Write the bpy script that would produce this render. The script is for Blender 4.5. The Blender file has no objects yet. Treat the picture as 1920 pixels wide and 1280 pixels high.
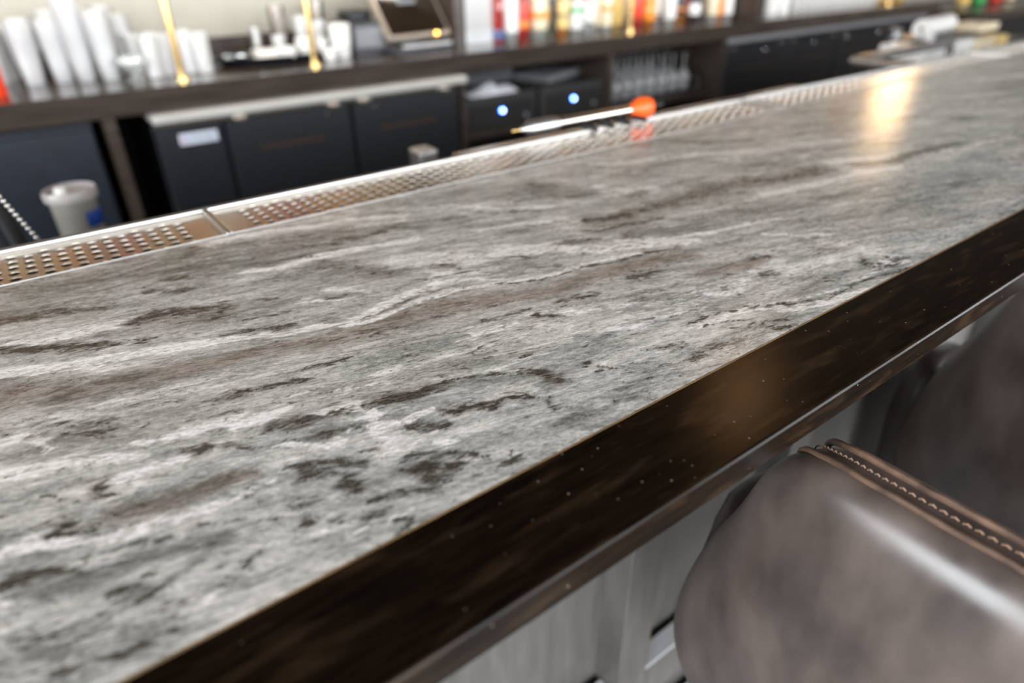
import bpy, bmesh, math, random
import numpy as np
from mathutils import Vector, Matrix, noise as mnoise
random.seed(7); rng = np.random.default_rng(7)
S = bpy.context.scene; COL = S.collection; PI = math.pi
BAR = 1.067                      # height of the bar top
# ------------------------------------------------------------------ camera
cd = bpy.data.cameras.new('camera'); cam = bpy.data.objects.new('camera', cd); COL.objects.link(cam)
r = Vector((0.79938669, -0.60066067, -0.01369942)); u = Vector((0.31481002, 0.39932502, 0.86106573)); f = Vector((0.5117378, 0.6926372, -0.5083091))
m = Matrix((r, u, -f)).transposed().to_4x4(); m.translation = Vector((0, 0, 1.327)); cam.matrix_world = m
cd.sensor_width = 36; cd.lens = 23.286; cd.clip_start = .02
cd.dof.use_dof = True; cd.dof.focus_distance = 0.50; cd.dof.aperture_fstop = 2.9
S.camera = cam
# ------------------------------------------------------------------ world, light, exposure
w = bpy.data.worlds.new('world'); S.world = w; w.use_nodes = True
w.node_tree.nodes['Background'].inputs[0].default_value = (.75, .82, 1, 1); w.node_tree.nodes['Background'].inputs[1].default_value = .6
S.view_settings.view_transform = 'Standard'; S.view_settings.look = 'None'; S.view_settings.gamma = 1
S.view_settings.use_curve_mapping = False; S.view_settings.exposure = 0.68
def area(name, loc, rot, sx, sy, power, col):
    l = bpy.data.lights.new(name, 'AREA'); l.shape = 'RECTANGLE'; l.size = sx; l.size_y = sy; l.energy = power; l.color = col
    o = bpy.data.objects.new(name, l); COL.objects.link(o); o.location = loc; o.rotation_euler = rot; return o
# daylight coming through the windows of the street side and of the left wall
for i in range(4): area('window_daylight', (-1.4 + 2.9*i, -3.58, 1.75), (PI/2, 0, 0), 2.3, 2.1, 150, (.93, .97, 1))
for i in range(2): area('window_daylight', (-3.08, -1.9 + 2.9*i, 1.85), (PI/2, 0, -PI/2), 2.2, 1.9, 110, (.93, .97, 1))
# ------------------------------------------------------------------ materials
def mat(name, col, rough=.5, metal=0, var=0, scale=8, stretch=(1, 1, 1), spec=.5, emit=None, estr=0, alpha=None, coat=0, bump=0, roughvar=0, col2=None):
    M = bpy.data.materials.new(name); M.use_nodes = True; nt = M.node_tree; b = nt.nodes['Principled BSDF']
    b.inputs['Base Color'].default_value = (*col, 1); b.inputs['Roughness'].default_value = rough; b.inputs['Metallic'].default_value = metal
    b.inputs['Specular IOR Level'].default_value = spec; b.inputs['Coat Weight'].default_value = coat; b.inputs['Coat Roughness'].default_value = .1
    if emit: b.inputs['Emission Color'].default_value = (*emit, 1); b.inputs['Emission Strength'].default_value = estr
    tc = nt.nodes.new('ShaderNodeTexCoord'); mp = nt.nodes.new('ShaderNodeMapping'); mp.inputs['Scale'].default_value = stretch
    nz = nt.nodes.new('ShaderNodeTexNoise'); nz.inputs['Scale'].default_value = scale; nz.inputs['Detail'].default_value = 6
    nt.links.new(tc.outputs['Object'], mp.inputs[0]); nt.links.new(mp.outputs[0], nz.inputs['Vector'])
    v = var if var else .06
    mx = nt.nodes.new('ShaderNodeMix'); mx.data_type = 'RGBA'
    c2 = col2 if col2 else tuple(min(1, c*(1+v)) for c in col)
    c1 = col if col2 else tuple(c*(1-v) for c in col)
    rp = nt.nodes.new('ShaderNodeMapRange'); rp.inputs[1].default_value = .3; rp.inputs[2].default_value = .7
    nt.links.new(nz.outputs['Fac'], rp.inputs[0])
    mx.inputs[6].default_value = (*c1, 1); mx.inputs[7].default_value = (*c2, 1)
    nt.links.new(rp.outputs[0], mx.inputs[0]); nt.links.new(mx.outputs[2], b.inputs['Base Color'])
    if bump:
        bp = nt.nodes.new('ShaderNodeBump'); bp.inputs['Strength'].default_value = bump; bp.inputs['Distance'].default_value = .002
        nt.links.new(nz.outputs['Fac'], bp.inputs['Height']); nt.links.new(bp.outputs[0], b.inputs['Normal'])
    if roughvar:
        rr = nt.nodes.new('ShaderNodeMapRange'); rr.inputs[1].default_value = .3; rr.inputs[2].default_value = .7
        rr.inputs[3].default_value = max(.02, rough-roughvar); rr.inputs[4].default_value = rough+roughvar
        nt.links.new(nz.outputs['Fac'], rr.inputs[0]); nt.links.new(rr.outputs[0], b.inputs['Roughness'])
    return M
def glassmat(name, tint=(1, 1, 1), body=.25, rough=.03):
    M = bpy.data.materials.new(name); M.use_nodes = True; nt = M.node_tree; nt.nodes.remove(nt.nodes['Principled BSDF'])
    out = nt.nodes['Material Output']
    tr = nt.nodes.new('ShaderNodeBsdfTransparent'); tr.inputs[0].default_value = (*tint, 1)
    gl = nt.nodes.new('ShaderNodeBsdfGlossy'); gl.inputs['Roughness'].default_value = rough
    df = nt.nodes.new('ShaderNodeBsdfTranslucent'); df.inputs[0].default_value = (*[.5+.5*t for t in tint], 1)
    d2 = nt.nodes.new('ShaderNodeBsdfDiffuse'); d2.inputs[0].default_value = (*tint, 1)
    fr = nt.nodes.new('ShaderNodeLayerWeight'); fr.inputs[0].default_value = .45
    m0 = nt.nodes.new('ShaderNodeMixShader'); m0.inputs[0].default_value = .5; nt.links.new(df.outputs[0], m0.inputs[1]); nt.links.new(d2.outputs[0], m0.inputs[2])
    m1 = nt.nodes.new('ShaderNodeMixShader'); m1.inputs[0].default_value = body; nt.links.new(tr.outputs[0], m1.inputs[1]); nt.links.new(m0.outputs[0], m1.inputs[2])
    m2 = nt.nodes.new('ShaderNodeMixShader'); nt.links.new(fr.outputs['Facing'], m2.inputs[0]); nt.links.new(m1.outputs[0], m2.inputs[1]); nt.links.new(gl.outputs[0], m2.inputs[2])
    nt.links.new(m2.outputs[0], out.inputs['Surface']); return M
# ------------------------------------------------------------------ mesh helpers
class MB:
    def __init__(s): s.bm = bmesh.new()
    def box(s, x0, x1, y0, y1, z0, z1, bev=0, M=None):
        r_ = bmesh.ops.create_cube(s.bm, size=1); vs = r_['verts']
        for v in vs: v.co = Vector(((x0+x1)/2 + v.co.x*(x1-x0), (y0+y1)/2 + v.co.y*(y1-y0), (z0+z1)/2 + v.co.z*(z1-z0)))
        if bev:
            es = list({e for v in vs for e in v.link_edges})
            q = bmesh.ops.bevel(s.bm, geom=es, offset=bev, segments=2, affect='EDGES', profile=.5)
            vs = list({v for v in q['verts']} | {v for v in vs if v.is_valid})
        if M: bmesh.ops.transform(s.bm, matrix=M, verts=vs)
        return s
    def lathe(s, prof, n=20, M=None, cap=True):
        rings = []
        for (rr, z) in prof:
            if rr < 1e-5: rings.append([s.bm.verts.new((0, 0, z))])
            else: rings.append([s.bm.verts.new((rr*math.cos(2*PI*i/n), rr*math.sin(2*PI*i/n), z)) for i in range(n)])
        for a, b in zip(rings, rings[1:]):
            for i in range(n):
                j = (i+1) % n
                if len(a) == 1 and len(b) == 1: continue
                if len(a) == 1: s.bm.faces.new((a[0], b[j], b[i]))
                elif len(b) == 1: s.bm.faces.new((a[i], a[j], b[0]))
                else: s.bm.faces.new((a[i], a[j], b[j], b[i]))
        if cap:
            if len(rings[0]) > 1: s.bm.faces.new(rings[0][::-1])
            if len(rings[-1]) > 1: s.bm.faces.new(rings[-1])
        if M: bmesh.ops.transform(s.bm, matrix=M, verts=[v for q in rings for v in q])
        return s
    def tube(s, pts, rad, n=10, closed=False):
        pts = [Vector(p) for p in pts]; rings = []; L = len(pts); prev = None
        for i, p in enumerate(pts):
            if closed: t = pts[(i+1) % L] - pts[i-1]
            else: t = pts[min(i+1, L-1)] - pts[max(i-1, 0)]
            t.normalize(); a = prev if prev else (Vector((0, 0, 1)) if abs(t.z) < .9 else Vector((1, 0, 0)))
            a = (a - t*a.dot(t)).normalized(); b = t.cross(a); prev = a
            rd = rad[i] if isinstance(rad, (list, tuple)) else rad
            rings.append([s.bm.verts.new(p + (a*math.cos(2*PI*k/n) + b*math.sin(2*PI*k/n))*rd) for k in range(n)])
        prs = list(zip(rings, rings[1:])) + ([(rings[-1], rings[0])] if closed else [])
        for a, b in prs:
            for k in range(n): s.bm.faces.new((a[k], a[(k+1) % n], b[(k+1) % n], b[k]))
        if not closed: s.bm.faces.new(rings[0][::-1]); s.bm.faces.new(rings[-1])
        return s
    def prism(s, poly, y0, y1, axis='y'):     # polygon in x,z extruded along y
        a = [s.bm.verts.new((p[0], y0, p[1]) if axis == 'y' else (y0, p[0], p[1])) for p in poly]
        b = [s.bm.verts.new((p[0], y1, p[1]) if axis == 'y' else (y1, p[0], p[1])) for p in poly]
        n = len(poly)
        for i in range(n): s.bm.faces.new((a[i], a[(i+1) % n], b[(i+1) % n], b[i]))
        s.bm.faces.new(a[::-1]); s.bm.faces.new(b); return s
    def build(s, name, m_, parent=None, smooth=None, loc=None):
        bmesh.ops.recalc_face_normals(s.bm, faces=s.bm.faces)
        me = bpy.data.meshes.new(name); s.bm.to_mesh(me); s.bm.free(); me.materials.append(m_)
        if smooth is not None:
            for p in me.polygons: p.use_smooth = True
            try: me.set_sharp_from_angle(angle=smooth)
            except Exception: pass
        o = bpy.data.objects.new(name, me); COL.objects.link(o)
        if parent: o.parent = parent
        if loc: o.location = loc
        return o
def tag(o, label, cat, group=None, kind=None):
    if label: o['label'] = label
    if cat: o['category'] = cat
    if group: o['group'] = group
    if kind: o['kind'] = kind
    return o
def thing(name, loc, label, cat, group=None, rz=0):
    o = bpy.data.objects.new(name, None); o.empty_display_size = .05; COL.objects.link(o); o.location = loc; o.rotation_euler = (0, 0, rz)
    return tag(o, label, cat, group)
def struct(o): o['kind'] = 'structure'; return o
def kids(o): return [c for c in bpy.data.objects if c.parent == o]
def dup(root, loc, label=None, group=None, rz=None, scale=None, rot=None):
    r_ = root.copy(); COL.objects.link(r_); r_.location = loc
    if rz is not None: r_.rotation_euler = (0, 0, rz)
    if rot is not None: r_.rotation_euler = rot
    if scale: r_.scale = scale
    if label: r_['label'] = label
    if group: r_['group'] = group
    for ch in kids(root):
        c = ch.copy(); COL.objects.link(c); c.parent = r_
        for g in kids(ch): d = g.copy(); COL.objects.link(d); d.parent = c
    return r_
SM = math.radians(40)
T = Matrix.Translation
def R3(ax, a): return Matrix.Rotation(a, 4, ax)
# ------------------------------------------------------------------ shared materials
m_wall = mat('painted_plaster', (.385, .365, .31), .8, var=.04)
m_dwood = mat('espresso_wood', (.028, .019, .014), .33, var=.5, scale=6, stretch=(2, 14, 14), col2=(.075, .050, .036), roughvar=.06)
m_bwood = mat('brown_stained_wood', (.042, .030, .023), .32, var=.35, scale=5, stretch=(1.5, 12, 12), roughvar=.08)
m_steel = mat('stainless_steel', (.50, .45, .40), .25, 1, var=.05, scale=20, stretch=(1, 12, 12))
m_bsteel = mat('bright_steel', (.58, .57, .55), .36, 1, var=.03)
m_chrome = mat('chrome', (.8, .8, .8), .07, 1)
m_brass = mat('brushed_brass', (.80, .55, .22), .22, 1, var=.08, stretch=(1, 1, .1))
m_black = mat('black_powder_coat', (.005, .006, .009), .42, var=.25, scale=40)
m_bpanel = mat('blue_black_panel', (.008, .012, .020), .42, var=.3, scale=14)
m_rubber = mat('black_rubber', (.012, .012, .012), .7)
m_dark = mat('dark_cavity', (.010, .008, .007), .8)
m_white = mat('white_ceramic', (.82, .80, .77), .25, var=.03)
m_paper = mat('white_paper', (.80, .80, .85), .7, var=.05)
m_greyp = mat('grey_plastic', (.20, .20, .21), .4, var=.1)
m_dgrey = mat('dark_grey_plastic', (.055, .055, .062), .4, var=.15)
m_panel = mat('grey_washed_panel', (.108, .102, .095), .45, var=.18, scale=7, stretch=(8, 3, 1.2), roughvar=.08)
m_orange = mat('orange_rubber', (1, .10, .01), .4, var=.08)
m_floor = mat('pale_floor_tile', (.34, .32, .31), .35, var=.15, scale=3)
m_ceil = mat('brown_ceiling', (.035, .027, .022), .7, var=.2)
m_glass = glassmat('clear_glass', (.97, 1, .99), .22)
m_stem = glassmat('stem_glare_glass', (1, 1, 1), .42, .05)  # whitened body stands in for the sparkle of light on the stems
m_glareglass = glassmat('glare_white_glass', (1, 1, 1), .72, .06)  # white body stands in for window glare on clear glass
m_orglow = mat('orange_indicator', (1, .4, .05), .4, emit=(1, .38, .04), estr=14)
m_blue = mat('blue_indicator', (.05, .2, 1), .4, emit=(.03, .16, 1), estr=30)
m_led = mat('white_blue_led', (.5, .7, 1), .4, emit=(.55, .70, 1), estr=9)
# ------------------------------------------------------------------ room shell
X0, X1, Y0, Y1, ZC = -3, 11, -3.5, 3.27, 3.3
struct(MB().box(X0, X1, Y0, Y1+.2, -.1, 0).build('floor', m_floor))
struct(MB().box(X0-.1, X1, Y0-.1, Y1+.2, ZC, ZC+.1).build('ceiling', m_ceil))
struct(MB().box(X0, X1, Y1, Y1+.15, 0, ZC).build('wall_back', m_wall))
struct(MB().box(X1, X1+.1, Y0, Y1, 0, ZC).build('wall_right', mat('dim_wall_paint', (.22, .19, .16), .8)))
def wall_with_windows(name, axis, pos, a0, a1, wins, zs):
    b = MB(); z0, z1 = zs; e = a0
    P = (lambda p, q, c, d: b.box(p, q, pos-.1, pos, c, d)) if axis == 'x' else (lambda p, q, c, d: b.box(pos-.1, pos, p, q, c, d))
    for (c0, c1) in wins:
        P(e, c0, 0, ZC); P(c0, c1, 0, z0); P(c0, c1, z1, ZC); e = c1
    P(e, a1, 0, ZC); struct(b.build(name, m_wall))
fw = [(-2.6+2.9*i, -.2+2.9*i) for i in range(4)]; lw = [(-3.0+2.9*i, -.8+2.9*i) for i in range(2)]
wall_with_windows('wall_front', 'x', Y0, X0, X1, fw, (.7, 2.8)); wall_with_windows('wall_left', 'y', X0, Y0, Y1, lw, (.9, 2.8))
m_frame = mat('black_window_frame', (.03, .03, .03), .5); k = 0
for ax, lst, z0 in (('x', fw, .7), ('y', lw, .9)):
    for c0, c1 in lst:
        k += 1; b = MB(); mid = (c0+c1)/2
        for q0, q1, h0, h1 in ((c0, c0+.05, z0, 2.8), (c1-.05, c1, z0, 2.8), (mid-.02, mid+.02, z0, 2.8), (c0, c1, z0, z0+.05), (c0, c1, 2.75, 2.8)):
            if ax == 'x': b.box(q0, q1, Y0-.07, Y0-.03, h0, h1)
            else: b.box(X0-.07, X0-.03, q0, q1, h0, h1)
        struct(b.build('window_%d' % k, m_frame))
struct(MB().box(-2.95, 6.2, 3.235, 3.268, 1.36, 3.25).build('trim_1', mat('warm_wood_panelling', (.12, .070, .035), .45, var=.4, scale=3, stretch=(5, 5, .8), col2=(.22, .13, .065))))
# ------------------------------------------------------------------ bar top: stone slab with veins laid in the material
STROKES = """W .9 -59,548,7.3 -10,529,8.8 42,512,7.5 89,494,6.0 138,474,4.6 171,465,4.0 194,464,4.9 219,474,6.1 243,478,6.4 275,478,4.8 299,470,3.9 322,451,2.9
W .8 167,458,2.3 193,452,3.9 226,458,5.1 254,460,5.4 284,456,4.6 325,438,3.8 368,429,3.0 418,425,4.3 463,412,3.4
L .5 178,461,1.2 208,462,1.2 236,467,1.3 269,467,1.1 303,457,1.0
W .8 -56,599,5.1 -29,583,5.8 -3,582,11.2 16,577,9.5
W .8 138,617,4.4 168,606,6.7 212,607,9.5 255,599,7.4 308,584,7.7
W .85 264,548,13.4 306,528,17.0 331,498,11.0
W .9 359,502,13.9 399,483,14.2 428,451,9.3 469,432,7.2 506,415,6.2 537,399,6.3
W .6 276,507,6.2 298,486,6.1 322,467,4.1
W .7 138,711,8.2 160,713,8.4 204,704,10.1 247,690,7.3 279,690,7.6 336,657,6.1
W .5 277,659,5.7 328,643,7.4
W .6 180,532,3.8 205,519,6.7 219,504,5.6
W .5 157,524,3.6 188,503,5.4
W .7 -64,453,4.3 -47,446,4.3 -38,426,3.6
W .95 -66,417,7.6 -45,406,9.4 -24,400,7.6 -2,389,4.7 8,384,2.8
W .8 -13,368,5.1 -1,367,5.2 14,368,3.6 28,364,2.7
W .85 26,393,5.5 47,387,7.1 68,378,6.1 84,374,4.7
W .6 2,400,3.4 17,393,3.4
W .5 -4,456,3.5 21,448,3.6 44,439,3.6 70,430,3.0
W .85 66,342,2.2 84,336,2.3 98,321,5.8 109,329,2.8
W .9 106,356,4.6 125,355,6.3 132,339,6.0 128,324,5.7 139,315,4.3 155,316,3.4 171,316,2.5
W .7 126,304,3.5 123,320,3.7
W .6 122,298,1.7 148,291,1.8 159,278,2.6
W .8 -70,345,6.4 -56,343,5.8 -43,333,4.9 -24,324,2.8
W .85 -10,321,3.2 8,317,3.6 27,315,3.4 44,313,2.7 57,313,2.8
W .5 65,259,3.2 55,262,2.9 40,269,1.9
W .5 16,260,2.6 -4,248,3.1 4,249,2.1
W .45 -70,271,4.6 -62,270,3.6
W .5 325,326,5.8 353,312,6.0 386,309,6.4 421,299,4.2
W .9 393,281,2.3 414,277,3.1 440,278,3.3 462,265,3.4 484,250,3.5 518,241,3.6 555,234,2.9 611,224,3.2
W .5 425,280,2.4 458,278,2.6 486,261,2.7 525,251,2.8 581,248,3.1 643,245,3.5
W .6 437,324,3.6 446,307,4.5 472,300,5.6 492,312,5.0
W .35 238,363,16.8 296,338,19.8 371,324,19.1 462,314,22.6 545,300,19.3 592,285,16.0
W .6 885,428,9.0 945,401,9.4
W .7 909,472,9.8 947,455,12.6 1006,431,13.2
W .6 680,446,8.6 774,436,11.7 829,425,10.4 912,413,9.1
W .5 1034,415,8.1 1116,393,8.7 1254,374,10.1
W .7 463,449,4.9 514,423,5.1 562,404,5.3 613,397,4.3 649,390,4.5
W .6 608,367,4.1 636,335,4.0 656,323,4.1
W .5 579,596,13.1 594,564,12.8 636,549,9.4
W .6 376,564,4.0 414,557,5.6 454,541,4.3
W .6 712,446,9.0 766,437,9.6 799,421,7.9
W .5 634,676,9.1 693,652,9.4 748,631,9.8
W .5 757,639,7.5 862,578,7.8 979,549,8.7 1047,518,9.1
W .4 634,321,10.5 645,294,10.2 659,274,10.2
W .6 612,254,6.8 652,254,7.3 640,280,6.2
W .5 334,679,6.4 398,652,6.5 438,599,6.3 501,568,6.5
W .5 405,753,9.8 497,740,10.6 585,734,9.3
D .8 -56,588,4.1 -37,573,4.8 -13,560,4.8 8,549,5.6
D .55 -53,645,7.7 -24,633,7.7 3,625,3.9 22,619,3.9
D .75 35,572,7.0 44,579,10.8 68,573,9.1 95,557,6.3
D .7 58,628,5.2 78,614,6.1 91,610,4.1
D .7 76,644,4.4 88,638,4.4
D .7 25,540,3.2 41,533,3.9
D .7 92,503,2.3 107,499,3.1 126,490,3.9 137,489,3.2
D .8 125,552,1.9 143,542,2.3
D .5 99,557,3.6 111,560,3.7 88,535,3.4
D .8 209,641,2.5 224,635,3.8 243,625,3.8
D .7 249,637,5.3 274,627,5.3 293,626,5.5
D .6 362,618,5.9 387,611,6.0
D .5 331,611,5.6 309,633,5.6
D .3 203,586,10.0 234,556,9.8 252,526,7.3
L .6 260,499,2.0 293,487,2.0 319,481,2.1
D .6 292,514,4.3 302,501,5.3
D .7 360,452,3.1 382,442,3.2
L .9 280,458,1.4 329,433,2.4 347,427,2.4 365,425,2.5 397,425,2.6 434,412,2.7 467,409,2.9 506,395,2.4
D .6 260,399,1.5 277,389,1.6 299,389,2.4 315,384,2.5
D .95 301,377,3.9 310,367,3.9 318,360,2.3
D .8 420,377,5.9 447,370,6.1
L .5 222,361,0.8 241,360,1.0 258,356,1.4 268,349,1.4
D .6 251,360,2.1 269,350,2.1
D .75 274,297,3.6 281,293,3.6
L .8 284,286,1.2 304,276,1.2 317,275,2.5
D .7 333,282,2.0 350,276,3.4 363,269,3.4
D .7 187,341,1.7 208,334,2.3 233,323,2.4 250,313,3.0
D .8 250,307,4.1 254,294,5.2 255,289,4.5
D .8 142,351,2.1 164,339,4.3 176,338,5.0 188,332,3.9
D .9 175,310,3.0 195,302,4.1 216,294,4.2 230,288,3.7
D .8 231,284,2.6 233,269,2.0 247,259,1.5
D .7 136,348,2.6 144,336,2.1
D .8 117,348,2.0 125,349,2.6
D .7 77,364,4.4 89,359,6.0 105,354,5.0 118,350,2.6
D .6 122,349,2.0 132,346,2.1
L .9 68,348,1.1 85,340,1.2 98,337,1.2 116,330,1.2
D .75 143,309,4.2 155,303,5.6 168,297,3.3
D .8 112,306,1.7 120,304,1.7
D .95 65,322,2.1 76,316,2.5 92,307,3.3 105,297,3.3
D .8 91,289,3.9 99,280,4.2
D .95 127,273,4.7 135,268,7.1 133,257,6.1 149,261,4.8
D .8 130,285,2.1 142,280,2.1 161,263,2.5 170,254,1.6
D .8 109,259,2.9 99,265,2.1 120,255,2.5
D .7 166,247,2.8 176,243,2.4 185,244,2.1
D .8 102,252,1.7 90,254,1.7 73,264,1.7 83,263,1.7
D .7 102,243,1.6 104,235,1.6 98,232,1.9
D .7 58,271,3.3 67,272,3.1 65,277,2.4
D .85 23,375,3.3 33,369,3.7 42,365,1.9
D .75 53,362,3.3 58,356,3.3 64,347,1.8
D .85 52,418,1.7 65,414,3.4 76,413,2.9 85,414,2.4
D .8 90,411,4.1 102,407,4.2 118,404,2.4
D .6 -38,456,2.3 -31,449,2.2 -15,440,2.8 -5,435,2.7
D .6 -48,449,2.2 -36,441,2.7 -22,433,3.7 -7,425,3.7
D .7 -48,434,1.5 -36,426,1.3
D .8 -63,462,1.7 -61,460,1.7
D .6 3,413,1.6 12,416,1.1
D .85 -20,368,3.4 -14,370,3.4 -19,361,2.1
D .6 42,316,2.7 53,313,2.7 48,303,2.6
D .8 65,321,2.5 75,307,4.8 87,300,4.8
D .5 -53,381,1.1 -36,367,1.0
D .8 -51,343,1.1 -46,345,1.8 -39,345,3.0 -27,337,3.3
D .7 -71,322,3.8 -58,319,2.9 -43,309,2.2
D .7 -31,313,1.7 -24,312,2.3 -15,309,2.3 -2,306,2.4
D .6 -2,307,1.4 16,304,1.4 34,293,1.4 51,283,1.4
D .95 -10,285,0.9 -7,285,1.5
D .9 -27,283,2.6 -21,282,3.8 -15,280,3.2
D .85 -16,271,1.1 -4,275,1.5 3,276,1.5
D .6 -57,278,1.1 -43,274,1.1 -28,272,1.1 -16,271,1.1
D .75 -73,284,2.4 -64,280,1.9
D .6 -63,256,2.1 -46,250,2.2 -31,245,2.2 -16,243,1.7 -7,243,1.5
D .8 488,516,5.8 504,507,5.8 533,501,7.5
D .8 460,490,2.6 500,478,4.1 557,469,3.7
D .6 558,498,3.9 604,486,4.1
D .6 525,586,5.2 556,582,7.1
D .6 586,547,7.0 608,545,7.2
D .5 583,501,9.7 638,499,14.0 693,503,17.1 742,491,14.0 800,467,12.6 867,463,13.7
D .4 829,693,7.2 865,649,5.7 929,617,5.9
D .5 761,472,8.0 807,464,10.6 873,451,9.1
D .8 919,443,7.2 951,426,7.3 981,416,7.5
D .8 995,422,7.7 1034,423,8.1 1102,417,11.7 1148,407,9.2
D .6 1037,483,8.7 1080,469,9.0
D .4 958,509,5.4 1040,497,5.9
D .5 1319,483,11.9 1345,472,12.1
D .5 924,318,8.3 937,308,6.3
D .4 757,396,9.0 801,381,7.5
D .8 535,334,4.5 550,332,4.6
D .6 517,309,4.1 528,305,3.2
D .6 620,269,5.9 612,249,5.6 651,251,6.0
L .8 396,289,1.2 453,280,1.5 482,258,1.6 516,245,1.6 550,245,1.8 596,241,2.1 645,230,2.3
L .7 401,277,1.5 431,264,1.6 460,244,1.6
D .6 416,263,2.3 440,250,3.1 446,235,2.3
D .5 462,308,3.7 466,298,2.7
D .4 492,455,5.2 489,429,3.7
D .5 396,248,3.5 377,253,3.4 354,254,2.6
D .6 348,272,2.7 364,270,2.8
D .4 458,615,6.6 495,610,6.9
D .5 518,661,7.7 540,634,7.6
B .9 -61,512,15.7 -31,495,15.5 1,483,11.6 34,476,10.6 69,466,8.8 107,461,9.2 144,445,10.7 169,441,12.5 197,441,13.1 236,440,15.6 272,430,14.5 307,415,11.4 344,401,10.0 385,404,11.8 421,399,11.4 458,393,9.8 505,380,8.1
B .5 -53,647,13.5 -17,628,8.6 12,607,5.6
B .5 53,563,12.2 91,545,10.5
B .6 380,345,2.6 408,335,3.5
B .8 472,346,8.2 507,337,8.6 534,327,7.7
B .5 611,307,6.1 629,296,5.0
B .5 479,506,5.6 602,493,16.4 738,488,17.9 848,459,17.7
B .4 -20,368,5.9 -15,369,5.1
B .7 -14,339,6.1 4,333,6.2 23,331,5.9 40,329,5.3 52,328,4.1
B .4 175,310,4.0 212,295,4.2
B .4 -40,577,6.5 4,549,6.3
B .4 253,293,5.7 247,309,4.7
B .4 448,251,6.4 555,269,4.1
G .95 -52,665,20.2 -11,684,38.7 57,690,40.7 122,654,40.3 183,647,25.0 230,650,15.9
G .5 104,544,14.2 140,527,12.4 174,517,7.3
G .6 201,582,13.2 229,547,12.7 249,520,8.2
G .5 253,647,13.6 319,625,14.1 373,602,14.5 400,539,13.3 426,498,12.8
G .6 315,695,16.0 376,702,20.9 441,682,25.4 509,639,25.8 544,597,18.0
G .4 508,538,18.6 576,519,19.8
G 1 -14,339,6.9 4,335,7.0 23,332,6.3 40,330,5.7 52,329,4.1
G 1 -18,301,4.5 0,295,5.2 19,288,5.2 7,280,4.3
G .5 -58,319,5.2 -40,299,3.7
G .4 -59,532,8.4 -2,466,12.2 65,451,9.0 109,443,8.1
G .4 18,402,7.1 -10,417,7.2 -31,431,6.3
G .35 199,347,8.3 250,339,9.0
G .4 241,257,7.0 291,257,6.7 306,262,8.3
G .5 76,371,7.1 98,354,7.0 102,271,9.2 132,264,9.7
G .5 501,488,19.7 535,420,15.7 676,413,22.7 734,343,25.7 858,313,22.5
G .4 768,362,24.4 972,332,31.6
W .4 163,375,7.2 203,369,8.9 252,362,8.3
W .5 104,387,3.9 130,376,4.5 156,362,4.6
D .65 337,385,3.4 353,379,3.5 369,373,2.7
L .6 155,432,1.1 205,429,1.1 274,416,1.2 319,400,1.3
G .7 158,343,5.4 194,332,5.6 229,317,4.6 255,290,5.7
G .5 224,253,3.8 252,248,4.0 285,242,3.2
D .45 228,253,2.8 253,249,3.0 283,245,2.7
G .6 -71,325,5.2 -40,298,4.3 -9,274,4.1
D .6 -53,647,3.9 -31,639,2.9 -8,636,2.9
D .6 106,521,2.5 126,515,2.5 143,510,2.6
D .5 148,444,1.4 177,440,1.5 202,432,1.5
D .6 108,418,1.9 130,412,1.9 153,408,2.0
D .5 144,389,1.2 170,389,1.3 199,384,1.3
D .5 60,398,1.6 73,394,1.6 35,403,1.6
D .5 12,435,2.3 28,433,1.7 47,425,1.7
D .55 181,511,2.7 195,509,2.8
D .6 209,613,2.4 180,623,2.4
D .5 88,724,5.3 126,708,5.3 106,692,5.0
D .5 235,547,3.2 250,543,3.2 218,546,3.1
D .5 361,487,2.3 380,468,2.2 321,511,2.2
D .6 425,480,3.7 459,468,2.5
D .5 402,624,6.3 421,597,6.1 460,577,4.7
W .6 326,365,4.8 354,351,4.9 386,338,4.2
W .5 289,363,3.7 320,346,3.8
W .6 240,382,5.7 277,375,6.0
W .6 -72,310,3.0 -59,303,2.4
W .7 72,249,2.5 90,247,2.0 113,243,2.0
D .6 60,298,1.9 64,286,1.8 75,283,2.2
D .7 19,268,1.5 27,268,1.2 31,257,1.2
L .7 -72,300,0.6 -60,294,0.6"""
def fnoise(x, y, seed=0):      # smooth value noise, vectorised
    xi = np.floor(x).astype(int); yi = np.floor(y).astype(int); xf = x-xi; yf = y-yi
    h = lambda a, b: ((np.sin(a*127.1 + b*311.7 + seed*74.7)*43758.5453) % 1.0)
    sx = xf*xf*(3-2*xf); sy = yf*yf*(3-2*yf)
    return (h(xi, yi)*(1-sx)+h(xi+1, yi)*sx)*(1-sy) + (h(xi, yi+1)*(1-sx)+h(xi+1, yi+1)*sx)*sy - .5
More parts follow.
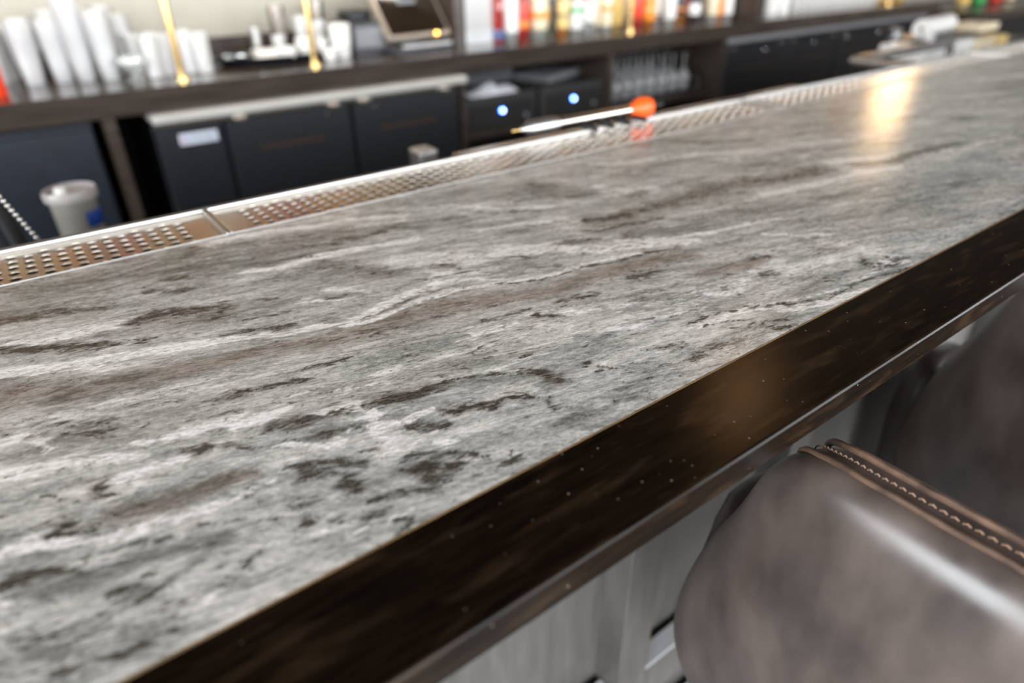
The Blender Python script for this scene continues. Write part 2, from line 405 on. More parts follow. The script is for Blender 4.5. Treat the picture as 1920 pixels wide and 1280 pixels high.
def stone_slab(y0, y1, z, parent, material):
    xs = np.concatenate([np.arange(-1.6, -.12, .04), np.arange(-.12, .95, .0019), np.arange(.95, 2.7, .007), np.arange(2.7, 6.61, .06)])
    ys = np.linspace(y0, y1, 250); XX, YY = np.meshgrid(xs, ys, indexing='ij'); nx, ny = XX.shape
    sl = .24
    V = YY + sl*XX
    # ragged edges: the field is looked up at slightly scattered places, more along the vein than across
    dx = .012*fnoise(XX*45+V*30, V*150, 1) + .009*fnoise(XX*110, V*300, 2)
    dy = .0042*fnoise(XX*55, V*170, 3) + .0034*fnoise(XX*140, V*380, 4)
    px = XX+dx; py = YY+dy
    F = {c: np.zeros_like(XX) for c in 'WDBGL'}
    for line in STROKES.strip().split('\n'):
        a = line.split(); c = a[0]; st = float(a[1]); wk = {'W': 1.05, 'D': 1.3, 'G': 1.35, 'B': 1.25, 'L': 1.1}[c]; P = [tuple(float(t)/1000 for t in q.split(',')) for q in a[2:]]
        best = np.full(XX.shape, 9.0)
        for (ax, ay, aw), (bx, by, bw) in zip(P, P[1:]):
            pad = 3.2*max(aw, bw)+.02
            i0, i1 = np.searchsorted(xs, [min(ax, bx)-pad, max(ax, bx)+pad]); j0, j1 = np.searchsorted(ys, [min(ay, by)-pad, max(ay, by)+pad])
            if i1 <= i0 or j1 <= j0: continue
            qx = px[i0:i1, j0:j1]-ax; qy = py[i0:i1, j0:j1]-ay; ex, ey = bx-ax, by-ay; L2 = ex*ex+ey*ey+1e-12
            t = np.clip((qx*ex+qy*ey)/L2, 0, 1); d = np.hypot(qx-t*ex, qy-t*ey)/(wk*(aw+(bw-aw)*t))
            best[i0:i1, j0:j1] = np.minimum(best[i0:i1, j0:j1], d)
        g = st*np.exp(-(best**2)*(1.0 if c in 'GB' else 1.25)); F[c] = np.maximum(F[c], g)
    D = np.maximum(F['D'], F['L'])
    # beyond the hand-placed veins: ordinary banding of the same stone
    far = np.clip((XX-1.5)/.4, 0, 1) + np.clip((-.1-XX)/.1, 0, 1)
    nb = fnoise(XX*1.7, V*26, 7)+.6*fnoise(XX*4, V*60, 8)
    F['W'] = np.maximum(F['W'], far*np.clip(nb*2.2, 0, 1)*.8); D = np.maximum(D, far*np.clip(-nb*2-.25, 0, 1)*.7)
    bm_v = np.stack([XX.ravel(), YY.ravel(), np.full(XX.size, z)], 1)
    T_ = .030
    border = [(i, 0) for i in range(nx)] + [(nx-1, j) for j in range(1, ny)] + [(i, ny-1) for i in range(nx-2, -1, -1)] + [(0, j) for j in range(ny-2, 0, -1)]
    bi = np.array([i*ny+j for i, j in border]); low = bm_v[bi].copy(); low[:, 2] = z-T_
    verts = np.concatenate([bm_v, low]); n0 = XX.size
    ii, jj = np.meshgrid(np.arange(nx-1), np.arange(ny-1), indexing='ij'); a_ = (ii*ny+jj).ravel()
    q = np.stack([a_, a_+ny, a_+ny+1, a_+1], 1); nb_ = len(bi); kk = np.arange(nb_)
    s_ = np.stack([bi[kk], n0+kk, n0+(kk+1) % nb_, bi[(kk+1) % nb_]], 1)
    faces = np.concatenate([q, s_]); me = bpy.data.meshes.new('stone_slab')
    nf = len(faces); me.vertices.add(len(verts)); me.vertices.foreach_set('co', verts.ravel())
    me.loops.add(nf*4+nb_); me.loops.foreach_set('vertex_index', np.concatenate([faces.ravel(), n0+kk[::-1]]).astype(np.int32))
    me.polygons.add(nf+1); me.polygons.foreach_set('loop_start', np.concatenate([np.arange(nf)*4, [nf*4]]).astype(np.int32))
    me.update(calc_edges=True); me.validate()
    def attr(nm, arr):
        v = np.concatenate([arr.ravel(), arr.ravel()[bi]]).astype(np.float32); at = me.attributes.new(nm, 'FLOAT', 'POINT'); at.data.foreach_set('value', v)
    attr('pale', F['W']); attr('dark', D); attr('brown', F['B']); attr('grey', F['G'])
    attr('along', XX); attr('across', V + .010*fnoise(XX*6, V*14, 5) + .004*fnoise(XX*18, V*50, 6))
    me.materials.append(material); o = bpy.data.objects.new('stone_slab', me); COL.objects.link(o); o.parent = parent; return o
def stone_material():
    M = bpy.data.materials.new('veined_quartzite'); M.use_nodes = True; nt = M.node_tree; N = nt.nodes; L = nt.links; b = N['Principled BSDF']
    def at(nm): a = N.new('ShaderNodeAttribute'); a.attribute_name = nm; return a.outputs['Fac']
    def mth(op, a, c, cl=False):
        q = N.new('ShaderNodeMath'); q.operation = op; q.use_clamp = cl
        for i, v in enumerate((a, c)):
            if v is None: continue
            if isinstance(v, (int, float)): q.inputs[i].default_value = v
            else: L.new(v, q.inputs[i])
        return q.outputs[0]
    def mr(v, a, c, d=0, e=1, smooth=True):
        q = N.new('ShaderNodeMapRange'); q.interpolation_type = 'SMOOTHSTEP' if smooth else 'LINEAR'
        L.new(v, q.inputs[0]); q.inputs[1].default_value = a; q.inputs[2].default_value = c; q.inputs[3].default_value = d; q.inputs[4].default_value = e; return q.outputs[0]
    def nz(sx, sy, det=4, rough=.6, off=0, dist=0):
        c = N.new('ShaderNodeCombineXYZ'); L.new(mth('MULTIPLY', at('along'), sx), c.inputs[0]); L.new(mth('MULTIPLY', at('across'), sy), c.inputs[1]); c.inputs[2].default_value = off
        n = N.new('ShaderNodeTexNoise'); n.inputs['Scale'].default_value = 1; n.inputs['Detail'].default_value = det; n.inputs['Roughness'].default_value = rough; n.inputs['Distortion'].default_value = dist
        L.new(c.outputs[0], n.inputs['Vector']); return n.outputs['Fac']
    def mix(f_, a, c):
        q = N.new('ShaderNodeMix'); q.data_type = 'RGBA'; L.new(f_, q.inputs[0])
        for i, v in ((6, a), (7, c)):
            if isinstance(v, tuple): q.inputs[i].default_value = (*v, 1)
            else: L.new(v, q.inputs[i])
        return q.outputs[2]
    W, D, B, G = at('pale'), at('dark'), at('brown'), at('grey')
    big = nz(8, 34, 5, .62, 0, .5); med = nz(34, 125, 5, .7, 3, .9); fine = nz(190, 560, 3, .75, 6); grain = nz(1100, 1700, 2, .7, 9)
    c0 = lambda n, k: mth('MULTIPLY', mth('SUBTRACT', n, .5), k)
    tone = mth('ADD', c0(big, .85), c0(med, 1.0)); tone = mth('ADD', tone, c0(fine, .80)); tone = mth('ADD', tone, c0(grain, .6))
    tone = mth('SUBTRACT', tone, mth('MULTIPLY', G, .25)); tone = mth('SUBTRACT', tone, mth('MULTIPLY', D, .22)); tone = mth('ADD', tone, mth('MULTIPLY', W, .14))
    t = mr(mth('ADD', tone, .665), 0.0, 1.0, 0, 1, False)
    cr = N.new('ShaderNodeValToRGB'); L.new(t, cr.inputs[0]); e = cr.color_ramp.elements
    e[0].position = .0; e[0].color = (.030, .026, .021, 1); e[1].position = 1; e[1].color = (.88, .84, .80, 1)
    for p, c in ((.25, (.105, .099, .084)), (.45, (.222, .219, .202)), (.62, (.385, .376, .350)), (.80, (.62, .585, .545))):
        q = e.new(p); q.color = (*c, 1)
    col = cr.outputs[0]
    brn = mix(mr(mth('ADD', med, c0(fine, .7)), .3, .7), (.085, .058, .040), (.33, .255, .205)); bf = mth('MULTIPLY', B, mr(mth('ADD', big, c0(fine, .5)), .25, .6, .5, 1.0), True)
    col = mix(bf, col, brn)
    autow = nz(15, 58, 5, .7, 51, .6)
    wa = mth('ADD', mth('MULTIPLY', W, 1.38), mth('ADD', c0(med, 1.2), c0(fine, .7))); wa = mth('ADD', wa, mth('MULTIPLY', mr(autow, .50, .68), .44)); wa = mth('SUBTRACT', wa, mth('MULTIPLY', B, .15))
    wc = mr(wa, .36, .86); col = mix(mth('MULTIPLY', wc, .93), col, mix(mr(mth('ADD', fine, c0(med, .8)), .35, .6), (.52, .485, .445), (.93, .885, .85)))
    # brownish haze in some of the mid tones
    hz = nz(3, 11, 3, .6, 21); col = mix(mth('MULTIPLY', mr(hz, .52, .68), .20), col, mix(med, (.14, .113, .088), (.42, .375, .32)))
    # thin mineral lines and dark specks
    ln = nz(5, 95, 4, .6, 33, .6); lines = mth('MULTIPLY', mr(mth('ABSOLUTE', mth('SUBTRACT', ln, .5), None), .020, .0, 0, 1), mr(med, .45, .62))
    col = mix(mth('MULTIPLY', lines, .38), col, (.10, .085, .065))
    ln2 = nz(11, 170, 4, .65, 61, .9); lines2 = mth('MULTIPLY', mr(mth('ABSOLUTE', mth('SUBTRACT', ln2, .5), None), .022, .0, 0, 1), mr(big, .47, .58))
    col = mix(mth('MULTIPLY', lines2, .45), col, (.13, .105, .075))
    sp = nz(80, 230, 5, .82, 40, .8); clump = nz(7, 26, 3, .6, 44)
    thr = mth('ADD', mth('ADD', c0(sp, 3.4), mth('MULTIPLY', D, .74)), c0(clump, 1.0))
    spk = mr(thr, .36, .56); soft = mr(thr, .12, .45)
    col = mix(mth('MULTIPLY', soft, .55), col, (.085, .070, .055)); col = mix(mth('MULTIPLY', spk, .85), col, mix(mr(fine, .4, .6), (.010, .008, .006), (.075, .062, .047)))
    L.new(col, b.inputs['Base Color']); L.new(mr(med, .2, .8, .15, .24), b.inputs['Roughness']); b.inputs['Specular IOR Level'].default_value = .38
    bp = N.new('ShaderNodeBump'); bp.inputs['Strength'].default_value = .10; bp.inputs['Distance'].default_value = .0006; L.new(fine, bp.inputs['Height']); L.new(bp.outputs[0], b.inputs['Normal'])
    return M
YW0, YS0, YS1 = .163, .2322, .7245
top = thing('bar_worktop', (2.5, .45, BAR-.03), 'long polished grey veined stone bar top with dark wood front edge', 'bar top')
def rel(o, p): o.location = Vector(o.location) - Vector(p.location); return o
rel(stone_slab(YS0, YS1, BAR, top, stone_material()), top)
def bar_profile(y0, y1, z0, z1, bev):
    return [(y0+bev, z0), (y1, z0), (y1, z1), (y0+bev, z1), (y0+bev*.35, z1-bev*.3), (y0, z1-bev), (y0, z0+bev)]
def dusty_wood():
    M = mat('espresso_edge_wood', (.0025, .0017, .0012), .22, scale=5, stretch=(5, 55, 55), col2=(.010, .0055, .003), coat=.0, spec=.12)
    nt = M.node_tree; N = nt.nodes; L = nt.links; b = N['Principled BSDF']; tc = N.new('ShaderNodeTexCoord')
    base = b.inputs['Base Color'].links[0].from_socket
    v = N.new('ShaderNodeTexVoronoi'); v.inputs['Scale'].default_value = 150; L.new(tc.outputs['Object'], v.inputs['Vector'])
    r1 = N.new('ShaderNodeMapRange'); L.new(v.outputs['Distance'], r1.inputs[0]); r1.inputs[1].default_value = .11; r1.inputs[2].default_value = .06
    s1 = N.new('ShaderNodeSeparateColor'); L.new(v.outputs['Color'], s1.inputs[0])
    r2 = N.new('ShaderNodeMapRange'); L.new(s1.outputs[0], r2.inputs[0]); r2.inputs[1].default_value = .72; r2.inputs[2].default_value = .95
    ml = N.new('ShaderNodeMath'); ml.operation = 'MULTIPLY'; L.new(r1.outputs[0], ml.inputs[0]); L.new(r2.outputs[0], ml.inputs[1])
    mx = N.new('ShaderNodeMix'); mx.data_type = 'RGBA'; L.new(ml.outputs[0], mx.inputs[0]); L.new(base, mx.inputs[6]); mx.inputs[7].default_value = (.30, .24, .19, 1)
    # worn lighter scuffs
    mp = N.new('ShaderNodeMapping'); mp.inputs['Scale'].default_value = (18, 90, 90); L.new(tc.outputs['Object'], mp.inputs[0])
    nn = N.new('ShaderNodeTexNoise'); nn.inputs['Scale'].default_value = 1; nn.inputs['Detail'].default_value = 5; L.new(mp.outputs[0], nn.inputs['Vector'])
    r3 = N.new('ShaderNodeMapRange'); L.new(nn.outputs['Fac'], r3.inputs[0]); r3.inputs[1].default_value = .53; r3.inputs[2].default_value = .78; r3.inputs[4].default_value = .38
    m3 = N.new('ShaderNodeMix'); m3.data_type = 'RGBA'; L.new(r3.outputs[0], m3.inputs[0]); L.new(mx.outputs[2], m3.inputs[6]); m3.inputs[7].default_value = (.075, .042, .020, 1)
    L.new(m3.outputs[2], b.inputs['Base Color']); return M
b = MB(); b.prism(bar_profile(YW0, YS0-.0008, BAR-.023, BAR, .0022), -1.6, 6.6, 'x'); rel(b.build('wood_edge', dusty_wood(), top), top)
b = MB(); b.box(-1.6, 6.6, YS0-.0008, YS0+.0003, BAR-.02, BAR+.0002); rel(b.build('seam_filler', mat('gold_filler', (.20, .12, .05), .45, var=.4, scale=30), top), top)
# bar body under the top, panelled front
body = thing('bar_cabinet', (2.5, .5, 0), 'grey washed panelled bar front below the stone top', 'bar front')
YF = .375
b = MB(); b.box(-1.6, 6.6, YF+.048, .70, .10, BAR-.035); rel(b.build('carcass', m_panel, body), body)
edges = [(-.62, -.56), (-.26, -.20), (.10, .155), (.460, .518), (.80, .855), (1.16, 1.255), (1.60, 1.66), (2.0, 2.06), (2.4, 2.46), (2.8, 2.86), (3.3, 3.36), (3.8, 3.86), (4.3, 4.36), (4.8, 4.86), (5.3, 5.36), (5.9, 5.96)]
for a, c in edges: rel(MB().box(a, c, YF, YF+.049, .13, BAR-.035, .002).build('stile', m_panel, body), body)
m_litsill = mat('lit_sill_tone', (.5, .5, .52), .35, var=.05)  # pale tone paints the light lying on the ledge tops
for zz0, zz1 in ((.98, BAR-.035), (.29, .372), (.02, .14)): rel(MB().box(-1.6, 6.6, YF+(.004 if zz0 > .1 else -.02), YF+.037, zz0, zz1, .002).build('rail', m_panel, body), body)
for (a, c), (d, e) in zip(edges, edges[1:]): rel(MB().box(c+.002, d-.002, YF+.006, YF+.034, .372, .378).build('lit_panel_sill', m_litsill, body), body)
rel(MB().box(-1.6, 6.6, YF-.018, YF+.03, .14, .147).build('lit_plinth_cap', m_litsill, body), body)
rel(MB().box(-1.6, 6.6, .24, .70, BAR-.036, BAR-.0305).build('subtop', m_dark, body), body)
# thin copper coloured reveal at the right edge of each stile
for a, c in edges: rel(MB().box(c, c+.003, YF+.002, YF+.034, .38, .98).build('reveal_strip', mat('copper_reveal', (.22, .12, .06), .4), body), body)
# ------------------------------------------------------------------ drip trays with punched holes
TY0, TY1, TL = .726, .829, 1.025
def plate_bm(L):
    B_ = MB(); bm = B_.bm; cx = .0144; n = int((L-.052)/cx); x_s = (L-n*cx)/2; z = -.0035; K = 12
    def quad(x0, x1, y0, y1):
        if y1-y0 < 1e-5 or x1-x0 < 1e-5: return
        bm.faces.new([bm.verts.new((p, q, z)) for p, q in ((x0, y0), (x1, y0), (x1, y1), (x0, y1))])
    W = TY1-TY0; e = .003
    quad(e, x_s, e, W-e); quad(x_s+n*cx, L-e, e, W-e)
    for i in range(n):
        xa = x_s+i*cx; ys = .0075 if i % 2 else .0000; ys += .0035; ph = .016
        quad(xa, xa+cx, e, ys+.000); quad(xa, xa+cx, ys+5*ph, W-e)
        for j in range(5):
            ya = ys+j*ph; cxx, cyy = xa+cx/2, ya+ph/2; o_ = []
            for k_ in range(K):
                t = 2*PI*k_/K; c_, s_ = math.cos(t), math.sin(t); mlt = min((cx/2)/max(abs(c_), 1e-6), (ph/2)/max(abs(s_), 1e-6))
                o_.append((cxx+c_*mlt, cyy+s_*mlt))
            ro = [bm.verts.new((p, q, z)) for p, q in o_]
            cor = {1: (cx/2, ph/2), 4: (-cx/2, ph/2), 7: (-cx/2, -ph/2), 10: (cx/2, -ph/2)}
            r1 = [bm.verts.new((cxx+.0052*math.cos(2*PI*k_/K), cyy+.0052*math.sin(2*PI*k_/K), z)) for k_ in range(K)]
            r2 = [bm.verts.new((cxx+.0051*math.cos(2*PI*k_/K), cyy+.0051*math.sin(2*PI*k_/K), z-.00045)) for k_ in range(K)]
            for k_ in range(K):
                k2 = (k_+1) % K
                if k_ in cor:
                    cv = bm.verts.new((cxx+cor[k_][0], cyy+cor[k_][1], z)); bm.faces.new((ro[k_], cv, ro[k2], r1[k2], r1[k_]))
                else: bm.faces.new((ro[k_], ro[k2], r1[k2], r1[k_]))
                bm.faces.new((r1[k_], r1[k2], r2[k2], r2[k_]))
    return B_
tray = thing('drip_tray', (0, 0, 0), '', 'drip tray', 'perforated drip trays in a row behind the stone')
B_ = plate_bm(TL-.001); bm = B_.bm; me = bpy.data.meshes.new('perforated_plate')
for f_ in bm.faces: f_.normal_update()
for f_ in bm.faces:
    if f_.normal.z < 0: f_.normal_flip()
bm.to_mesh(me); bm.free(); me.materials.append(m_steel); pl = bpy.data.objects.new('perforated_plate', me); COL.objects.link(pl); pl.parent = tray
W = TY1-TY0; Lr = TL-.001
MB().box(.004, Lr-.004, .004, W-.004, -.016, -.014).build('pan', mat('pan_shade_black', (.006, .006, .006), .6, 0), tray)  # steel pan coloured near black, painting the shade inside the holes
b = MB(); b.tube([(0, W-.0025, -.0005), (Lr, W-.0025, -.0005)], .0034, 12); b.box(0, Lr, W-.0045, W-.001, -.02, 0); b.build('back_rim', m_bsteel, tray, SM)
b = MB(); b.box(0, Lr, 0, .0022, -.02, .0005, .0006); b.build('front_rim', m_bsteel, tray)
for xx in (0, Lr-.0030): MB().box(xx, xx+.0030, .002, W-.004, -.02, .0012, .0008).build('end_rim', m_bsteel, tray)
xj = .160; names = [(-1, 'drip tray at the near left end, ending beside the beaded chain'), (0, 'drip tray right of the first joint, running to under the steel tube tool'), (1, 'drip tray beyond the steel tool, the second joint at its left end'), (2, 'drip tray reaching the far right edge of the picture'), (3, 'farthest drip tray at the far end of the bar')]
first = True
for k, lb in names:
    loc = (xj+k*TL, TY0, BAR)
    if k == -1: tray.location = loc; tray['label'] = lb
    elif k < 3: dup(tray, loc, lb)
# ------------------------------------------------------------------ back counter
BC = .95; BY = 2.575
bc = thing('back_counter', (1.5, 2.9, 0), 'long glossy dark brown wooden back counter with open bays below', 'counter')
rel(MB().box(-2.9, 6.05, BY, 3.265, BC-.078, BC, .003).build('counter_top', mat('glossy_counter', (.045, .034, .028), .16, var=.3, scale=4, stretch=(1, 8, 8)), bc), bc)
rel(MB().box(-2.9, 6.05, 3.235, 3.265, BC, BC+.075, .002).build('upstand', m_bwood, bc), bc)
for x0, x1 in ((.262, .30), (1.652, 1.672), (2.545, 2.580), (3.450, 3.486), (5.93, 6.05)):
    rel(MB().box(x0, x1, BY+.008, 3.25, .0, BC-.078).build('divider', m_bwood, bc), bc)
rel(MB().box(-2.9, 6.05, 3.2, 3.25, 0, BC-.078).build('back_panel', m_dark, bc), bc)
rel(MB().box(1.673, 2.544, BY+.03, 3.19, .575, .600).build('shelf', m_bwood, bc), bc)
rel(MB().box(2.581, 3.449, BY+.03, 3.19, .575, .600).build('shelf', m_bwood, bc), bc)
rel(MB().box(3.487, 5.929, BY+.02, BY+.06, .905-.03, BC-.0785).build('shelf', m_bwood, bc), bc)
# ------------------------------------------------------------------ under-counter coolers
def cooler(x0, x1, ztop, label, doors, comp, steel_top, locks, plate=False):
    t = thing('bar_cooler', ((x0+x1)/2, 2.85, 0), label, 'cooler'); yf = 2.585
    rel(MB().box(x0, x1, yf+.03, 3.17, .08, ztop-.03, .004).build('cabinet', m_black, t), t)
    rel(MB().box(x0+.02, x1-.02, yf+.06, 3.1, .0, .08).build('plinth', m_dark, t), t)
    if steel_top:
        rel(MB().box(x0-.004, x1+.014, yf-.062, 3.17, ztop-.030, ztop, .009).build('steel_top', mat('steel_lit_tone', (.52, .50, .46), .38, .25), t), t)  # steel made pale and less metallic, light on it put into the colour
        rel(MB().box(x0, x1, yf+.012, yf+.03, ztop-.052, ztop-.03).build('top_trim', m_steel, t), t)
    else: rel(MB().box(x0-.004, x1+.004, yf, 3.17, ztop-.03, ztop, .004).build('top_trim', m_greyp, t), t)
    if comp:
        g = rel(MB().box(comp[0], comp[1], yf, yf+.03, .10, ztop-.055, .006).build('compressor_panel', m_black, t), t)
    for (a, c), lk in zip(doors, locks):
        d = rel(MB().box(a, c, yf-.004, yf+.03, .10, ztop-.055, .006).build('door', m_black, t), t)
        w_ = c-a; hx0, hx1 = (a+.11, c-.12) if w_ > .4 else (a+.08, c-.08)
        h = MB().box(hx0, hx1, yf-.0055, yf+.004, ztop-.168, ztop-.142, .0015).build('handle_recess', m_dark, d)
        MB().box(hx0, hx1, yf-.014, yf-.0045, ztop-.142, ztop-.137, .001).build('handle_lip', m_black, d)
        MB().box(hx0, hx1, yf-.012, yf-.0045, ztop-.172, ztop-.168, .001).build('handle_sill', mat('copper_lip', (.09, .032, .016), .4), d)
        MB().lathe([(.0001, -.004), (.0095, -.004), (.011, 0), (.0095, .004), (.004, .005), (.0001, .005)], 18, T((lk, yf-.006, ztop-.085)) @ R3('X', PI/2)).build('lock', m_chrome, d, SM)
        for hx in (a+.06, c-.06): MB().box(hx-.022, hx+.022, yf-.012, yf+.01, ztop-.064, ztop-.05, .003).build('hinge', m_steel, d)
    if plate:
        p = rel(MB().box(.478, .608, yf-.003, yf+.001, .752, .790, .003).build('badge', mat('badge_white', (.62, .66, .74), .35), t), t)
        e = MB(); x = .512                                    # blurred capitals: seven upright dark marks
        for k in range(7):
            e.box(x, x+.0022, yf-.0042, yf-.0025, .764, .778); e.box(x+.006, x+.008, yf-.0042, yf-.0025, .764, .778); e.box(x, x+.008, yf-.0042, yf-.0025, .7765 if k % 2 else .770, .778 if k % 2 else .772); x += .0125
        e.build('lettering', mat('badge_grey', (.16, .18, .24), .5), p)
        MB().box(.487, .492, yf-.0042, yf-.0025, .763, .779).build('emblem_stripe', mat('badge_red', (.6, .08, .06), .5), p)
        MB().box(.495, .502, yf-.0042, yf-.0025, .763, .774).build('emblem_stripe', mat('badge_blue', (.05, .12, .5), .5), p)
    return t
cooler(.405, 1.640, .870, 'black two-door bar cooler with bright steel top and white badge', [(.640, 1.125), (1.137, 1.636)], (.410, .630), True, (1.030, 1.235), True)
cooler(3.490, 4.68, .872, 'black bar cooler right of the stemware rack, nearer of two', [(3.495, 4.08), (4.09, 4.675)], None, False, (3.86, 4.385))
cooler(4.695, 5.90, .872, 'black bar cooler at far right below the counter, farther of two', [(4.70, 5.29), (5.30, 5.895)], None, False, (4.78, 5.20))
# blue-black cabinet at the left end
t = thing('ice_machine', (-.35, 2.85, 0), 'blue-black steel cabinet under the counter at far left', 'cabinet')
rel(MB().box(-.95, .232, 2.61, 3.15, .02, .862, .006).build('cabinet', m_bpanel, t), t)
rel(MB().box(-.945, .228, 2.585, 2.612, .06, .845, .008).build('door', m_bpanel, t), t)
# ------------------------------------------------------------------ boxes with blue lights
def unit(x0, x1, label, rz=0):
    t = thing('glycol_box', ((x0+x1)/2, 2.8, .601), label, 'electronic box', 'black boxes with blue lights')
    w_ = x1-x0
    MB().box(-w_/2, w_/2, -.19, .28, 0, .152, .006).build('housing', mat('box_black', (.028, .027, .026), .4), t)
    MB().box(-w_/2+.03, w_/2-.03, -.194, -.188, .012, .118, .003).build('front_panel', m_dark, t)
    ld = MB().lathe([(.0001, -.002), (.0085, -.002), (.0075, .004), (.0001, .006)], 18, T((.0, -.195, .082)) @ R3('X', PI/2)).build('blue_lens', m_blue, t, SM)
    MB().lathe([(.0001, 0), (.0062, 0), (.005, .003), (.0001, .004)], 16, T((.0, -.201, .082)) @ R3('X', PI/2)).build('lamp', m_led, ld, SM)
    MB().lathe([(.0001, 0), (.010, 0), (.010, .012), (.0001, .012)], 16, T((w_/2-.07, -.192, .045)) @ R3('X', PI/2)).build('knob', m_greyp, t, SM)
    return t
unit(1.68, 2.10, 'black box with blue light below the crumpled white paper'); unit(2.125, 2.54, 'black box with blue light below the grey flat case')
t = thing('cash_drawer', (1.97, 2.95, .7535), 'dark grey upright box behind the crumpled white paper', 'box')
MB().box(-.19, .20, -.06, .14, 0, .108, .006).build('housing', m_dgrey, t); MB().box(-.18, .19, -.064, -.058, .012, .09, .002).build('front', m_dgrey, t)
MB().lathe([(.0001, 0), (.009, 0), (.009, .006), (.0001, .007)], 14, T((-.13, -.063, .07)) @ R3('X', PI/2)).build('lock', m_chrome, t, SM)
t = thing('flat_case', (2.36, 2.85, .7535), 'flat grey closed case lying on the right black box', 'case', rz=math.radians(20))
MB().box(-.155, .155, -.11, .11, .0, .018, .006).build('base', m_greyp, t); MB().box(-.155, .155, -.11, .11, .019, .03, .005).build('lid', mat('case_lid', (.26, .26, .28), .35), t)
b = MB(); bm = b.bm; g = 16; vv = []                       # crumpled paper
for i in range(g+1):
    row = []
    for j in range(9):
        x = -.135+.27*i/g; y = -.055+.11*j/8; h = .012+.030*math.exp(-((x-.0)/.07)**2)+.014*math.exp(-((x-.10)/.02)**2)
        h += .022*mnoise.noise(Vector((x*26, y*30, 3))); row.append(bm.verts.new((x+.008*mnoise.noise(Vector((x*20, y*20, 8))), y+.008*mnoise.noise(Vector((x*20, y*20, 1))), max(.002, h*(1-abs(j-4)/4.6)))))
    vv.append(row)
low = [[bm.verts.new((v.co.x, v.co.y, 0)) for v in row] for row in vv]
for i in range(g):
    for j in range(8): bm.faces.new((vv[i][j], vv[i+1][j], vv[i+1][j+1], vv[i][j+1])); bm.faces.new((low[i][j+1], low[i+1][j+1], low[i+1][j], low[i][j]))
for i in range(g): bm.faces.new((low[i][0], low[i+1][0], vv[i+1][0], vv[i][0])); bm.faces.new((vv[i][8], vv[i+1][8], low[i+1][8], low[i][8]))
for j in range(8): bm.faces.new((vv[0][j], vv[0][j+1], low[0][j+1], low[0][j])); bm.faces.new((low[g][j], low[g][j+1], vv[g][j+1], vv[g][j]))
tag(b.build('crumpled_paper', m_paper, None, math.radians(80), (1.868, 2.685, .7535)), 'crumpled white paper lying on the left black box', 'paper')
# ------------------------------------------------------------------ glasses
def glass(name, prof, mt, label, cat, loc, group=None, n=18):
    t = thing(name, loc, label, cat, group); MB().lathe(prof, n, cap=False).build('bowl', mt, t, SM); return t
def shell(outer, th=.0025, base=.008):   # outer profile -> closed wall profile
    inner = [(max(r_-th, .001), z) for r_, z in outer if z > base][::-1]
    return [(.0001, outer[0][1])] + outer + inner + [(.0001, base)]
pint = shell([(.029, 0), (.030, .004), (.036, .07), (.043, .148), (.044, .15)])
col_spec = [(.045, 3.02, 2), (.138, 2.93, 3), (.225, 2.93, 3), (.290, 2.90, 6), (.365, 2.87, 4), (.15, 3.06, 3), (.25, 3.05, 4), (.33, 3.03, 4), (.08, 3.12, 2), (.42, 3.10, 4), (.445, 2.99, 3)]
where = ['leftmost nested stack, beside the red bottle', 'front stack second from the red bottle', 'front stack left of the tallest stack', 'tallest nested stack at the left end', 'front stack right of the tallest stack', 'rear stack second from the left', 'rear stack behind the tallest stack', 'rear stack right of the tallest stack', 'rearmost stack behind the red bottle', 'rearmost stack behind the low footed bowl', 'short stack behind the low footed bowl']
ordn = ['bottom', 'second', 'third', 'fourth', 'fifth', 'top']
gp = None
for (x, y, n), wh in zip(col_spec, where):
    for k in range(n):
        od = 'bottom' if k == 0 else ('top' if k == n-1 else ordn[k])
        lb = 'clear pint glass, %s of %s' % (od, wh)
        if gp is None: gp = glass('pint_glass', pint, m_glareglass, lb, 'glass', (x, y, BC+.0005), 'nested pint glasses on the back counter')
        else: dup(gp, (x, y, BC+.0005+k*.0235), lb)
tum = shell([(.026, 0), (.029, .006), (.027, .02), (.029, .09), (.033, .135)], .0025, .02)
gt = None
for x, y, lb in ((.500, 2.80, 'clear heavy-based tumbler left of a brass post, nearer left'), (.548, 2.83, 'clear heavy-based tumbler touching the brass post on its left side'), (.535, 2.93, 'clear tumbler behind the two front ones left of the post'), (.625, 2.83, 'clear heavy-based tumbler just right of the brass post'), (.672, 2.80, 'clear heavy-based tumbler nearest the bare counter stretch'), (.650, 2.94, 'clear tumbler behind the pair right of the brass post'), (.47, 2.92, 'clear tumbler behind the low footed bowl')):
    if gt is None: gt = glass('tumbler', tum, m_glareglass, lb, 'glass', (x, y, BC+.0005), 'heavy tumblers around the brass post')
    else: dup(gt, (x, y, BC+.0005), lb)
t = thing('footed_bowl', (.432, 2.80, BC+.0005), 'low clear footed bowl between pint stacks and tumblers', 'bowl')
MB().lathe(shell([(.035, 0), (.035, .004), (.012, .010), (.012, .022), (.036, .035), (.048, .062), (.046, .078)], .003, .03), 22, cap=False).build('bowl', m_glass, t, SM)
MB().lathe([(.046, .052), (.0505, .060), (.0505, .066), (.046, .070)], 22, cap=False).build('rim_band', m_glareglass, t, SM)
